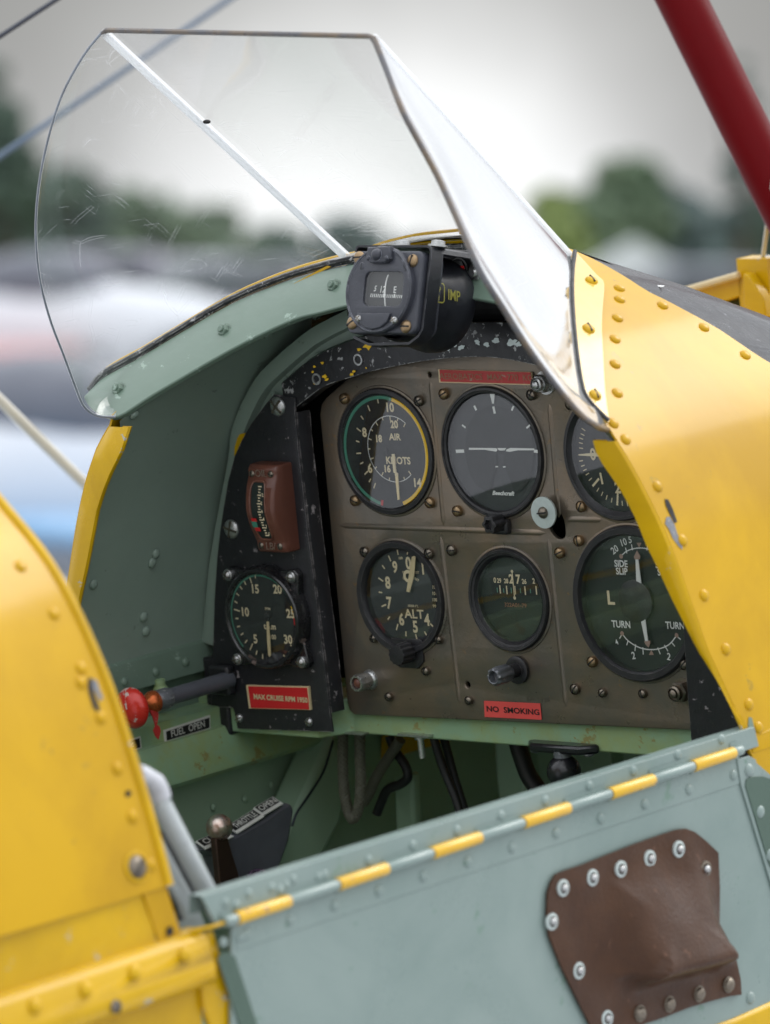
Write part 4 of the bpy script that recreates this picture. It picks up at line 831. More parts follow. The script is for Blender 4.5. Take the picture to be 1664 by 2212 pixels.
for s_, q in (('15', (378, 1268)), ('20', (525, 1270)), ('10', (312, 1418)), ('25', (611, 1430)), ('5', (382, 1595)), ('30', (594, 1598))): D.txt(s_, zs(*q), 19, 0, .012, .95)
D.txt('FPM', zs(462, 1398), 6, 0, 0, 1.1); D.txt('t.p.m', zs(477, 1522), 13, 0, .012, .95); D.txt('x100', zs(487, 1582), 10, 0, .006, .95)
for q, L in (((350, 1213), .0045), ((313, 1230), .003), ((380, 1190), .002), ((287, 1262), .003), ((265, 1305), .003), ((254, 1355), .003), ((260, 1408), .006), ((260, 1462), .003), ((271, 1514), .003), ((293, 1564), .003), ((320, 1612), .0035), ((354, 1647), .006), ((388, 1685), .0035), ((428, 1710), .0038), ((622, 1647), .0045), ((602, 1684), .002), ((570, 1710), .003)): D.tick(zs(*q), L, .0010, 0)
D.b.build('dial_markings', MK, tach, recalc=False)
needle(tach, D, [zs(456, 1482), zs(470, 1482), zs(479, 1600), zs(484, 1700), zs(476, 1712), zs(468, 1700), zs(460, 1600)], M_cr)
MB().dome(D.px(zs(490, 1722)), -Y, .0058, .002).build('counterweight', M_bez, tach)
MB().lathe([(.0026, 0), (.0026, .001), (0, .0014)], D.px(zs(458, 1448)), -Y, 16).build('pointer_hub', M_bez, tach)
glass(tach, tc_, .0327, TY-.0035)

# oil pressure/temperature box: brown case with a curved front
b = MB()
fr_l = [zs(*q) for q in ((325, 500), (322, 600), (325, 720), (340, 820), (362, 900), (382, 985))]
fr_r = [zs(*q) for q in ((515, 500), (512, 600), (512, 700), (528, 820), (555, 910), (578, 985))]
# in the side view the front bows away from the panel: depth as a function of height
prof_d = [(0., .014), (.06, .0165), (.12, .0165), (.25, .020), (.42, .0225), (.55, .0225), (.72, .019), (.86, .0150), (.93, .0145), (1., .0125)]
ptop = P(*zs(425, 460), 1, SY-.015); pbot = P(*zs(478, 1035), 1, SY-.015); cxm = lerp(ptop, pbot, .5)[0]; z1 = ptop[2]; z0 = pbot[2]; hw = .0150
rows = []
for t, d in crs(prof_d, 28):
    z = z1+(z0-z1)*t; rows.append([(cxm+hw, SY, z), (cxm+hw+.0, SY-d*.5, z), (cxm+hw-.0006, SY-d+.002, z), (cxm+hw-.0022, SY-d, z), (cxm-hw+.0022, SY-d, z), (cxm-hw+.0006, SY-d+.002, z), (cxm-hw, SY-d*.5, z), (cxm-hw, SY, z)])
b.grid(rows); b.add(rows[0], [tuple(range(8))]); b.add(rows[-1], [tuple(range(8))])
oil = b.build('oil_gauge', M_brn, plane, 50, 'reddish brown upright oil gauge box with narrow window', bevel=.0012)
def dz(t): return float(np.interp(t, [p_[0] for p_ in prof_d], [p_[1] for p_ in prof_d]))
b = MB(); rows = []
for t in np.linspace(.19, .83, 14):
    z = z1+(z0-z1)*t; rows.append([(cxm-hw*.48, SY-dz(t)-.0006, z), (cxm+hw*.36, SY-dz(t)-.0006, z)])
b.grid(rows); b.build('gauge_window', M_dialgr, oil)
b = MB(); rows = []
for a_ in np.linspace(0, 2*math.pi, 41):
    t = .51+.335*(abs(math.sin(a_))**.5*np.sign(math.sin(a_))); x = cxm-hw*.06+hw*.50*(abs(math.cos(a_))**.35*np.sign(math.cos(a_))); rows.append((x, SY-dz(t)-.0006, z1+(z0-z1)*t))
b.tube(rows, .0007, 6); b.build('window_rim', M_brn, oil)
b = MB()
for i in range(19):
    t = .23+.56*i/18; z = z1+(z0-z1)*t; y_ = SY-dz(t)-.0011; L = .0022 if i % 3 else .0036; b.stroke((cxm+.0012-L/2, y_, z), (cxm+.0012+L/2, y_, z), .0008, Y, 0)
for i, s_ in enumerate(('12', '8', '6', '4', '2', '0')):
    t = .32+.45*i/5; b.text(s_, (cxm+.0040, SY-dz(t)-.0011, z1+(z0-z1)*t), X, Z, .0036, 0, .01, .9)
for t0, t1, k_, dx in ((.585, .625, 1, 0), (.625, .695, 2, -.0008), (.695, .74, 1, .0006)):
    rr = [(cxm-hw*.55+dx, SY-dz(t)-.0016, z1+(z0-z1)*t) for t in (t0, t1)]; r2 = [(cxm-hw*.2+dx, SY-dz(t)-.0016, z1+(z0-z1)*t) for t in (t0, t1)]; b.add([rr[0], r2[0], r2[1], rr[1]], [(0, 1, 2, 3)], k_)
b.build('dial_markings', [M_lum, M_red, M_gring], oil, recalc=False)
b = MB(); b.text('OIL', (cxm, SY-dz(.09)-.0004, z1+(z0-z1)*.09), X, Z, .0075, 0, 0, 1.); b.text('LB/□'[:3], (cxm+.001, SY-dz(.92)-.0006, z1+(z0-z1)*.92), X, Z, .0075, 0, 0, 1.)
b.build('raised_lettering', M_cop, oil, recalc=False)
for sx_, t in ((-1, .1), (1, .1), (-1, .92), (1, .92)):
    MB().screw((cxm+sx_*hw*.62, SY-dz(t)+.0002, z1+(z0-z1)*t), -Y, .0026, .0014).build('screw', [M_scr, M_void], oil)

# ================================================================== fuel rod, red knob, rails with labels (far side)
rp = P(*k3(978, 1342), 1, SY-.006)
b = MB(); b.box(P(*k3(945, 1385), 1, SY+.004)+np.array([0, .012, -.004]), (.022, .03, .058)); b.box(P(*k3(960, 1340), 1, SY-.004), (.020, .008, .022)); b.build('rod_bracket', M_blk, plane, bevel=.002)
def rod_y(q): return P(*q, 0, rp[0])[1]
ya, yb, yc_, yd_, ye_ = rp[1]+.004, rod_y(k3(728, 1412)), rod_y(k3(672, 1425)), rod_y(k3(625, 1438)), rod_y(k3(570, 1462))
e = (P(*k3(570, 1462), 0, rp[0])-rp); e /= np.linalg.norm(e); L = lambda y_: (y_-rp[1])/e[1]
b = MB(); b.lathe([(0, L(ya)), (.0062, L(ya)), (.0062, L(yb))], rp, e, 28, 0)
fuel = b.build('fuel_control_rod', M_quad, plane, 40, 'grey rod ending in a chipped red and silver knob')
b = MB(); b.lathe([(.0062, L(yb)), (.0074, L(yb)+.0005), (.0074, L(yc_)-.001), (.0066, L(yc_))], rp, e, 28, rf=lambda t, h: 1+.03*math.cos(14*t)); b.build('rod_collar', M_alu, fuel)
b = MB(); b.lathe([(.0066, L(yc_)), (.0082, L(yc_)+.001), (.0082, L(yc_)+.004), (.0070, L(yc_)+.007), (.0042, L(yd_)-.0005), (.0040, L(yd_)+.006)], rp, e, 28); b.build('copper_cone', M_cop2, fuel)
kc = L(ye_); b = MB(); b.lathe([(.004, kc-.010), (.0115, kc-.006), (.0150, kc-.002), (.0152, kc), (.0138, kc+.003), (.010, kc+.0062), (.005, kc+.0078), (0, kc+.0082)], rp, e, 36)
b.build('pull_knob', M_knob, fuel, 60)
b = MB(); pp = [P(*zk(*q), 0, rp[0]+.004) for q in ((305, 470), (355, 465), (365, 500), (355, 565), (372, 580), (380, 610), (372, 640), (366, 665), (345, 640), (332, 605), (345, 575), (330, 520))]
b.prism(pp, (-.001, 0, 0)); b.build('fuel_pointer', M_redw, fuel)
# far wall below the opening and its ledges
WX = -.292
def wx(q, x=WX): return P(*q, 0, x)
b = MB()
z_led = wx(k3(680, 1240))[2]
b.grid([[( -.2965, y_, -.10), (-.300, y_, -.146)] for y_ in (-1.4, -.66, -.137, .03)])
yy = (-.66, .02)
secs = [(-.300, -.1385), (-.2905, -.1465), (-.289, -.152), (-.2885, -.167), (-.300, -.1685), (-.300, -.192)]
sec_z = [wx(k3(680, 1243))[2]]
b.grid([[(x, y_, z) for x, z in secs] for y_ in yy])
for q in ((540, 1348), (675, 1306), (803, 1262)):
    p = wx(k3(*q), -.2885); b.dome(p, X, .0035, .002)
b.build('side_stringer', M_grn, plane, 30)
zb1 = wx(k3(905, 1460))[2]
b = MB(); rx = -.276
r_top = [P(*k3(*q), 0, rx)[2] for q in ((560, 1565), (905, 1463))]; r_mid = [P(*k3(*q), 0, rx)[2] for q in ((570, 1645), (905, 1548))]
zt_, zm_ = np.mean(r_top), np.mean(r_mid); zl_ = np.mean([P(*k4(*q), 0, rx+.004)[2] for q in ((720, 400), (1100, 300))])
sec = [(-.31, zt_+.001), (rx, zt_), (rx, zm_), (rx+.004, zm_-.001), (rx+.008, zm_-.008), (rx+.007, zl_-.010), (rx+.002, zl_-.014), (-.31, zl_-.016)]
b.grid([[(x, y_, z) for x, z in sec] for y_ in (-1.2, -.5, -.2, -.02, .25)])
rail = b.build('side_rail', M_grn_lt, plane, 35)
def xface(b, qs, x, th, k): b.prism([P(*q, 0, x) for q in qs], (th, 0, 0), k)
b = MB(); xface(b, [zk(395, 603), zk(705, 500), zk(708, 592), zk(402, 685)], rx, .0012, 1); xface(b, [zk(415, 612), zk(705, 518), zk(706, 586), zk(420, 672)], rx+.0012, .0004, 0)
pa, pb = P(*zk(470, 618), 0, rx+.0018), P(*zk(655, 578), 0, rx+.0018)
b.text('FUEL  OPEN', P(*zk(562, 592), 0, rx+.0018), P(*zk(705, 552), 0, rx)-P(*zk(415, 642), 0, rx), Z, .0072, 1, .012, .95)
b.build('fuel_open_label', [M_lab, M_dust], rail, 20, 'black label reading FUEL OPEN')
b = MB(); xface(b, [zk(60, 700), zk(235, 643), zk(243, 722), zk(60, 785)], rx, .0012, 1); xface(b, [zk(60, 712), zk(233, 656), zk(240, 718), zk(60, 776)], rx+.0012, .0004, 0)
b.text('CLOSE', P(*zk(128, 732), 0, rx+.0018), P(*zk(235, 643), 0, rx)-P(*zk(60, 700), 0, rx), Z, .0072, 1, .012, .95)
b.build('close_label', [M_lab, M_dust], rail, 20, 'black label ending in SE beside the yellow rear cowling')
b = MB(); p = P(*k3(693, 1372), 0, -.288); b.lathe([(.0055, -.006), (.0055, 0), (.0048, .001), (.0042, .001), (.0042, .006), (.003, .0065), (0, .0065)], p, Z, 16); b.build('green_bolt', M_grn_lt, plane)
# cross beam below the panels
b = MB(); zt2, zb2 = -.186, -.2125
plan = [(-.30, -.0165), (-.181, -.0165), (-.1655, .006), (.31, .006), (.31, .04), (-.30, .04)]
b.prism([(x, y_, zb2) for x, y_ in plan], (0, 0, zt2-zb2)); b.build('cross_beam', M_grn_lt, plane, 30, bevel=.0015)
# lower wall, floor, bulkhead and brace
b = MB(); b.grid([[(-.302, y_, -.18), (-.300, y_, -.35), (-.285, y_, -.60)] for y_ in (-1.3, -.6, 0, .5)])
b.build('lower_side_wall', M_grn_lo, plane, 40)
b = MB(); b.grid([[(.296, y_, -.20), (.296, y_, -.60)] for y_ in (-1.3, -.6, 0, .5)]); b.build('near_side_wall', M_grn_lo, plane)
b = MB(); b.add([(-.31, -1.3, -.60), (.31, -1.3, -.60), (.31, .5, -.60), (-.31, .5, -.60)], [(0, 1, 2, 3)]); b.build('cockpit_floor', M_sea_d, plane)
b = MB(); b.box((0, .36, -.40), (.62, .006, .46))
for x in (-.22, -.10, .02, .13, .24): b.box((x, .35, -.40), (.018, .016, .44))
b.build('foot_bulkhead', M_grn_lo, plane, bevel=.001)
b = MB(); bx = -.262; br = [P(*k4(*q), 0, bx) for q in ((1450, 240), (1500, 480), (1478, 622), (1385, 790), (1270, 900), (1150, 900), (1250, 640), (1430, 250))]
b.prism(br, (-.03, 0, 0)); b.build('diagonal_brace', M_grn_lo, plane, 30, bevel=.004)
b = MB(); b.prism([P(*zb(*q), 1, .16) for q in ((1000, 150), (1080, 160), (1180, 420), (1150, 640), (1040, 640), (1010, 400))], (0, .01, 0)); b.build('frame_web', M_grn_lo, plane, bevel=.003)
b = MB(); b.prism([P(*zb(*q), 1, .10) for q in ((460, 400), (560, 380), (575, 700), (470, 720))], (0, .01, 0)); b.build('frame_web', M_grn_lo, plane, bevel=.003)
b = MB()
# hoses and cables under the beam
def braided(pts, y_, r, m, name):
    pts = crs([P(*zb(*q), 1, y_) for q in pts], 30); b = MB(); n = 12; rows = []
    b.tube(pts, r, 12)
    if m is M_hose:
        for ph in range(6):
            for sg in (-1, 1):
                line = []
                for i in range(120):
                    t = i/119*29; j = min(int(t), 28); p = lerp(pts[j], pts[j+1], t-j); d = pts[j+1]-pts[j]; d /= np.linalg.norm(d); u = np.cross(d, Y); u /= np.linalg.norm(u); v = np.cross(d, u)
                    a = ph*math.pi/3+sg*i*.42; line.append(p+(u*math.cos(a)+v*math.sin(a))*r*1.02)
                b.tube(line, r*.13, 4, 1)
        return b.build(name, [M_hose, mat('hose_braid', (.12, .12, .085), .6, bump=.1)], plane, 60)
    return b.build(name, m, plane, 60)
braided([(190, 120), (188, 250), (190, 400), (205, 540), (240, 630), (275, 560), (285, 420), (280, 280), (282, 130)], .03, .0036, M_hose, 'braided_hose')
braided([(500, 200), (440, 290), (370, 400), (330, 490), (300, 540)], .06, .0036, M_hose, 'braided_hose')
braided([(440, 180), (470, 260), (520, 330), (540, 400), (500, 440), (430, 470), (395, 540), (372, 600)], .07, .0036, M_cable, 'black_cable')
braided([(670, 160), (700, 260), (740, 380), (790, 500), (830, 620)], .05, .0032, M_cable, 'black_cable')
braided([(725, 160), (755, 270), (790, 400), (840, 560), (860, 640)], .06, .0032, M_cable, 'black_cable')
braided([(1120, 180), (1150, 280), (1190, 390), (1250, 480), (1300, 560)], .08, .0065, M_cable, 'black_cable')
b = MB(); p = P(*zb(605, 175), 1, .008); b.box(p+Z*.001, (.030, .016, .0015)); b.lathe([(.003, 0), (.0045, -.001), (.0045, -.003), (.0026, -.003), (.0026, -.017), (0, -.0175)], p, Z, 14, rf=lambda t, h: 1+.06*math.sin(h*9000)); b.build('threaded_bolt', M_steel, plane)
b = MB(); b.box(P(*zb(262, 155), 1, .008), (.028, .016, .0014)); b.build('steel_tab', M_steel, plane)
# ball mount
p = P(*zb(1370, 375), 1, .0); top = P(*zb(1358, 232), 1, 0)
b = MB(); plt = [(top[0]-.033, .004), (top[0]-.022, .016), (top[0]+.022, .016), (top[0]+.033, .004), (top[0]+.022, -.006), (top[0]-.022, -.006)]
b.prism([(x, y_, top[2]-.005) for x, y_ in plt], (0, 0, .0065)); b.lathe([(.0064, 0), (.0062, -.016)], (top[0]+.002, 0, top[2]-.003), Z, 24, 1); b.sphere((top[0]+.002, 0, p[2]+.0005), .0122, 20)
for sx_ in (-.024, .025): b.dome((top[0]+sx_, .002, top[2]-.005), -Z, .0042, .002, 1)
b.build('ball_mount', [mat('satin_black_rubber', (.010, .010, .013), .3, bump=.08, coat=.2), M_alu], plane, 40, 'black ball mount hanging under the green beam', bevel=.002)

# throttle quadrant
QX = -.235
def qp(q, x=QX): return P(*zt(*q), 0, x)
b = MB(); b.prism([qp(q) for q in ((735, 1055), (960, 950), (1250, 790), (1440, 660), (1495, 625), (1535, 655), (1540, 700), (1500, 960), (1430, 1160), (1300, 1420), (960, 1440), (900, 1120), (830, 1070))], (-.022, 0, 0))
quad = b.build('throttle_quadrant', M_quad, plane, 40, bevel=.0025)
b = MB()
lab_dir = qp((1440, 620))-qp((730, 1030)); lab_dir /= np.linalg.norm(lab_dir)
for (a_, c_, s_) in (((1268, 735), (1442, 632), 'OPEN'), ((1030, 900), (1272, 745), 'THROTTLE'), ((745, 1040), (995, 928), 'CLOSE')):
    p0, p1 = qp(a_, QX+.0008), qp(c_, QX+.0008)
    up_ = np.array([-.86, .12, .5]); d_ = (p1-p0)/np.linalg.norm(p1-p0); up_ -= d_*np.dot(up_, d_); up_ /= np.linalg.norm(up_)
    n_ = np.cross(d_, up_); L_ = np.linalg.norm(p1-p0)
    q4 = [p0, p1, p1+up_*.0105, p0+up_*.0105]; q5 = [p0+up_*.0028+d_*.001, p1+up_*.0028-d_*.001, p1+up_*.0100-d_*.001, p0+up_*.0100+d_*.001]
    b.prism(q4, -n_*.001, 1); b.add([q+n_*.0003 for q in q5], [(0, 1, 2, 3)], 0)
    b.text(s_, lerp(p0, p1, .5)+up_*.0063, d_, up_, .0074, 1, .012, min(1.1, L_/(.0074*.78*len(s_))), depth=.0006)
b.build('throttle_label', [M_lab, M_dust], quad, 20, 'black labels reading CLOSE, THROTTLE and OPEN', recalc=False)
LXX = -.222
b = MB(); bc = qp((867, 845), LXX); 
b.prism([qp(q, LXX+.003) for q in ((835, 950), (945, 940), (985, 1080), (1060, 1330), (1100, 1500), (890, 1500), (865, 1250), (845, 1050))], (-.006, 0, 0))
lev = b.build('throttle_lever', M_lev, plane, 30, bevel=.0008)
b = MB(); b.sphere(bc, .0098, 20, sq=(1, 1, 1)); b.build('lever_ball', M_cop, lev)
b = MB(); pc = qp((1215, 1310), -.215); b.sphere(pc, .0085, 16, sq=(1.1, 1.1, .9)); b.lathe([(.004, -.03), (.004, 0)], pc, Z, 12); b.build('mixture_knob', M_purp, plane)

# ================================================================== near side sill, hinge and door
DX = .304
def dp(q, x=DX): return P(*q, 0, x)
b = MB()
zs_t = np.mean([dp(q)[2] for q in ((440, 1937), (1620, 1573))]); zh = np.mean([dp(q)[2] for q in ((490, 1985), (1600, 1622))])
tl, tr_ = dp((436, 1937)), dp((1630, 1570)); hl, hr = dp((470, 2003)), dp((1640, 1612))
b.prism([tl, tr_, hr, hl], (-.0015, 0, 0)); 
ln = lambda a_, c_, t: (a_[0]+(c_[0]-a_[0])*t, a_[1]+(c_[1]-a_[1])*t)
for i in range(-4, 8):
    q = k5(120+190.5*i, 725-64.5*i-(1.2*i if i > 5 else 0)); b.dome(dp(q, DX), X, .0034, .0016)
for q in (k4(1175, 908), k4(1240, 897), k4(1268, 872), k4(1378, 862), k4(975, 972), k4(1075, 933)): b.dome(dp(q, DX), X, .0030, .0014)
# inner edge return of the sill
b.grid([[tl-X*.0006, tr_-X*.0006], [tl+np.array([-.010, 0, .0006]), tr_+np.array([-.010, 0, .0006])], [tl+np.array([-.012, 0, -.012]), tr_+np.array([-.012, 0, -.012])]])
b.build('door_sill', M_sea, plane, 40, bevel=.0004)
# hinge rod: yellow and green knuckles
ha, hb = dp((484, 1993), DX+.003), dp((1602, 1620), DX+.003)
hx = lambda u: lerp(ha, hb, (u-484)/(1602-484))
cuts = [(508, 612), (711, 811), (906, 1008), (1102, 1202), (1296, 1394), (1487, 1583)]
b = MB(); prev = 484
segs = []
for a_, c_ in cuts: segs += [(prev, a_, 0), (a_, c_, 1)]; prev = c_
segs.append((prev, 1602, 0))
hd = (hb-ha)/np.linalg.norm(hb-ha)
for a_, c_, k_ in segs:
    p0, p1 = hx(a_+.6), hx(c_-.6); Ls_ = np.linalg.norm(p1-p0); rr = .0040 if k_ else .0034
    b.lathe([(0.0012, 0), (rr*.94, 0), (rr, .0006), (rr, Ls_-.0006), (rr*.94, Ls_), (0.0012, Ls_)], p0, hd, 24, k_)
    leaf = 1 if k_ == 0 else -1
    b.add([p0-X*.0024, p1-X*.0024, p1-X*.0024+Z*.006*leaf, p0-X*.0024+Z*.006*leaf], [(0, 1, 2, 3)], 0)
b.build('piano_hinge', [M_sea, mat('yellow_knuckle_paint', (.78, .46, .015), .28, c2=(.68, .38, .02), vs=60, bump=.2, bs=150, coat=.4, wear=(.45, .27, .10), wamt=-.09, ws=110)], plane, 40, 'hinge tube striped yellow and sea green')
b = MB(); b.tube([ha+np.array([0, 0, 0]), dp((455, 2003), DX+.002), dp((412, 2010), DX-.004)], .0012, 8); b.build('hinge_pin', M_yel2, plane)
# door leaf
BX = DX-.0005
b = MB(); b.prism([dp(q, BX) for q in ((500, 2010), (1604, 1640), (1625, 1640), (1662, 1672), (1700, 1700), (1800, 2110), (1567, 2206), (540, 2560), (500, 2400))], (-.002, 0, 0))
door = b.build('cockpit_door', M_sea, plane, 30, 'sea green cockpit door folded down below the striped hinge')
b = MB(); b.prism([dp(q, BX+.0006) for q in ((500, 1999), (1597, 1633), (1602, 1692), (513, 2053))], (-.0012, 0, 0))
for i in range(-4, 8):
    q = k5(165+191.4*i, 858-62.6*i); b.dome(dp(q, BX+.0006), X, .0036, .0017)
for q in (k4(1038, 1122), k4(1240, 1050), k4(1437, 988), k4(1637, 920)): pass
b.build('hinge_strip', M_sea, door, 30, bevel=.0003)
b = MB(); b.prism([dp(q, BX+.0016) for q in (zd(1168, 520), zd(1245, 498), zd(1285, 520), zd(1500, 1240), zd(1440, 1500), zd(1195, 690))], (-.0014, 0, 0))
for q in ((1243, 590), (1312, 855), (1375, 1130)): b.dome(dp(zd(*q), BX+.0016), X, .0044, .002)
b.dome(dp(zd(1252, 2045), BX), X, .0042, .002)
b.build('edge_strip', M_sea, door, 30, bevel=.0003)
b = MB(); b.prism([dp(q, BX+.0024) for q in (zd(1222, 690), zd(1228, 650), zd(1255, 632), zd(1330, 628), zd(1400, 650), zd(1600, 1400), zd(1480, 1400), zd(1370, 1180))], (-.0006, 0, 0)); b.build('edge_patch', M_sea_d, door, 30, bevel=.0002)  # thin darker green plate along the door edge
b = MB(); b.prism([dp(q, BX+.0010) for q in (k4(942, 1215), k4(955, 1190), k4(990, 1185), k4(1018, 1205), k4(1035, 1260), k4(1180, 1700), k4(1100, 1700))], (-.0006, 0, 0)); b.build('edge_patch', M_sea_d, door, 30, bevel=.0002)
for q in (k4(966, 1142), k4(1040, 1120)): MB().dome(dp(q, BX+.0006), X, .0034, .0016).build('rivet', M_sea, door)
b = MB(); b.prism([dp(q, BX-.003) for q in ((1603, 1640), (1640, 1630), (1650, 1665), (1625, 1700))], (-.004, 0, 0)); b.build('hinge_end_bracket', M_alu, plane)
# yellow side structure around the door
b = MB(); b.prism([dp(q, DX-.004) for q in (k4(850, 1125), k4(922, 1092), k4(1010, 1400), k4(1120, 1750), k4(1000, 1750), k4(880, 1420))], (-.004, 0, 0)); b.build('door_post', M_yel2, plane, bevel=.0008)
b = MB(); b.prism([dp(q, DX+.002) for q in ((1500, 2232), (1590, 2200), (1700, 2150), (1760, 2260), (1500, 2300))], (-.010, 0, 0)); b.build('lower_longeron', M_yel2, plane, bevel=.003)
b = MB(); b.prism([dp(q, DX-.002) for q in ((1610, 1600), (1668, 1574), (4300, 706), (4300, 2400), (1500, 3400), (1560, 2240), (1700, 2145), (1640, 1700), (1628, 1640))], (-.003, 0, 0)); b.build('side_skin', M_yel, plane, bevel=.0004)

# leather pouch riveted on the door
PX0 = BX+.0012
out2 = [k5(*q) for q in ((712, 880), (730, 850), (760, 835), (860, 800), (950, 765), (1050, 725), (1150, 690), (1250, 655), (1290, 650), (1330, 665), (1380, 705), (1432, 755), (1438, 900), (1437, 1060), (1480, 1140), (1510, 1220), (1528, 1300), (1532, 1368), (1480, 1374), (1400, 1395), (1300, 1425), (1200, 1465), (1110, 1495), (1080, 1530), (1000, 1545), (900, 1540), (840, 1425), (750, 1240), (700, 1110), (692, 1020), (695, 930))]
p2 = [(dp(q, PX0)[1], dp(q, PX0)[2]) for q in out2]
yz0 = np.array(p2); mn, mxx = yz0.min(0), yz0.max(0)
def inside(p, poly):
    c_ = False; j = len(poly)-1
    for i in range(len(poly)):
        if (poly[i][1] > p[1]) != (poly[j][1] > p[1]) and p[0] < (poly[j][0]-poly[i][0])*(p[1]-poly[i][1])/(poly[j][1]-poly[i][1])+poly[i][0]: c_ = not c_
        j = i
    return c_
def segd(p, a_, c_):
    a_, c_, p = map(np.asarray, (a_, c_, p)); t = np.clip(np.dot(p-a_, c_-a_)/np.dot(c_-a_, c_-a_), 0, 1); return np.linalg.norm(p-a_-(c_-a_)*t)
bul = [dp(k5(*q), PX0)[1:] for q in ((978, 890), (1330, 795), (1405, 1010), (1495, 1205), (1300, 1255), (1110, 1305), (1062, 1315), (1030, 1180), (1000, 1020))]
crest_l, crest_r = dp(k5(1075, 1300), PX0)[1:], dp(k5(1480, 1195), PX0)[1:]
top_l, top_r = dp(k5(960, 800), PX0)[1:], dp(k5(1330, 740), PX0)[1:]
def hgt(p):
    d = min(segd(p, bul[i], bul[(i+1) % len(bul)]) for i in range(len(bul))); ins_ = inside(p, bul)
    dt = segd(p, top_l, top_r); 
    base_ = 0.0
    if ins_: base_ = (1-math.exp(-d/.010))
    ramp = min(1., max(0, (dt-.012)/.095))
    wr = .0005*math.sin(p[0]*120+p[1]*60)+.0004*math.sin(p[0]*60-p[1]*150)
    edge_d = min(segd(p, p2[i], p2[(i+1) % len(p2)]) for i in range(len(p2)))
    edge_q = min(segd(p, p2[i], p2[(i+1) % len(p2)]) for i in range(len(p2))); sc_l = .0022 if segd(p, bul[3], bul[6]) < d+.0035 else .0060
    soft = 1/(1+math.exp(-((d if ins_ else -d)-.001)/sc_l))
    return .0018+min(1, edge_q/.020)*soft*(.005+.040*ramp**1.2)+wr*min(1, edge_d/.01)
gp_ = []; st_ = .0028
for yv in np.arange(mn[0], mxx[0], st_):
    for zv in np.arange(mn[1], mxx[1], st_):
        if inside((yv, zv), p2) and min(segd((yv, zv), p2[i], p2[(i+1) % len(p2)]) for i in range(len(p2))) > .0016: gp_.append((yv, zv))
dens = []
for i in range(len(p2)):
    a_, c_ = np.array(p2[i]), np.array(p2[(i+1) % len(p2)]); m_ = max(1, int(np.linalg.norm(c_-a_)/.003))
    dens += [tuple(a_+(c_-a_)*j/m_) for j in range(m_)]
pts = dens+gp_; ed = [(i, (i+1) % len(dens)) for i in range(len(dens))]
r_ = delaunay_2d_cdt([Vector(p) for p in pts], ed, [], 1, 1e-7)
b = MB(); b.add([(PX0+hgt((v[0], v[1])), v[0], v[1]) for v in r_[0]], [tuple(f) for f in r_[2]])
pouch = b.build('leather_pouch', M_leath, plane, 70, 'brown leather pocket riveted to the door', solid=.0016, soff=-1, recalc=True)
for i, q in enumerate(((770, 908), (897, 863), (1020, 826), (1145, 781), (1270, 740), (1386, 826), (722, 1053), (838, 1265), (960, 1472), (1103, 1450), (1230, 1410), (1358, 1365), (1485, 1325))):
    p = dp(k5(*q), PX0); h_ = hgt((p[1], p[2])); p = p+X*(h_+.0004)
    p = dp(k5(*q), p[0]); dark = i >= 9
    b = MB(); b.lathe([(.0056, -.001), (.0054, .0004), (.0036, .0008)], p, X, 24, 0); b.dome(p+X*.0006, X, .0027 if not dark else .0046, .0026, 1)
    b.build('pouch_rivet', [M_scr if dark or i == 5 else M_wash, M_scr if dark else M_steel], pouch, 50)

# ================================================================== rear decking (near side) and side structure
YB = -.655
b = MB(); rows = []
for i, (x, z) in enumerate(PROF):
    if z < -.142: break
    rows.append([(x, YB, z), (x+.0008*0, YB-.004, z), (x, YB-.05, z), (x+.004, YB-.2, z+.004), (x+.008, YB-.45, z+.01), (x, YB-.8, z+.01)])
full = [[(-p[0], p[1], p[2]) for p in r_] for r_ in rows[::-1]]+rows[1:]
b.grid(full)
for q in (k3(88, 850), k3(232, 1055), k4(507, 392), k4(572, 600), k4(435, 172), k4(650, 808), k3(350, 1290), k4(350, 20)):
    p, n = surf(*q); b.dome(p, n, .0042, .0022)
rear = b.build('rear_decking', M_yel, plane, 60, 'glossy yellow rear decking at the left edge of the picture', solid=.0018)
# rolled edge bead
b = MB(); b.tube([(x, YB, z) for x, z in PROF if z > -.145][::-1]+[(-x, YB, z) for x, z in PROF if z > -.145][1:], .0030, 10); b.build('rolled_edge', M_yel2, rear)
p, n = surf(*k4(588, 818), .001); MB().lathe([(.0095, -.0002), (.009, .0004), (.0075, .0006)], p, n, 24, 2).screw(p, n, .0068, .0030, rot=.8).build('screw', [M_scr, M_void, M_yel2], rear)
b = MB(); b.add([surf(*k3(*q), .0006)[0] for q in ((378, 1335), (392, 1330), (405, 1400), (430, 1470), (420, 1485), (398, 1450), (380, 1390))], [tuple(range(7))]); b.build('lacing_slot', M_void, rear)
b = MB(); b.add([surf(*k3(*q), .0005)[0] for q in ((398, 1335), (418, 1345), (432, 1390), (445, 1420), (430, 1432), (415, 1400), (400, 1375))], [tuple(range(7))]); b.build('bare_metal_patch', M_alu, rear)
for q, r0 in ((k4(552, 503), .0024), (k4(735, 1095), .003)): MB().lathe([(r0, 0), (0, 0)], surf(*q, .0006)[0] if q[1] < 1800 else dp(q, .2975), X, 14).build('screw_hole', M_void, rear if q[1] < 1800 else plane)
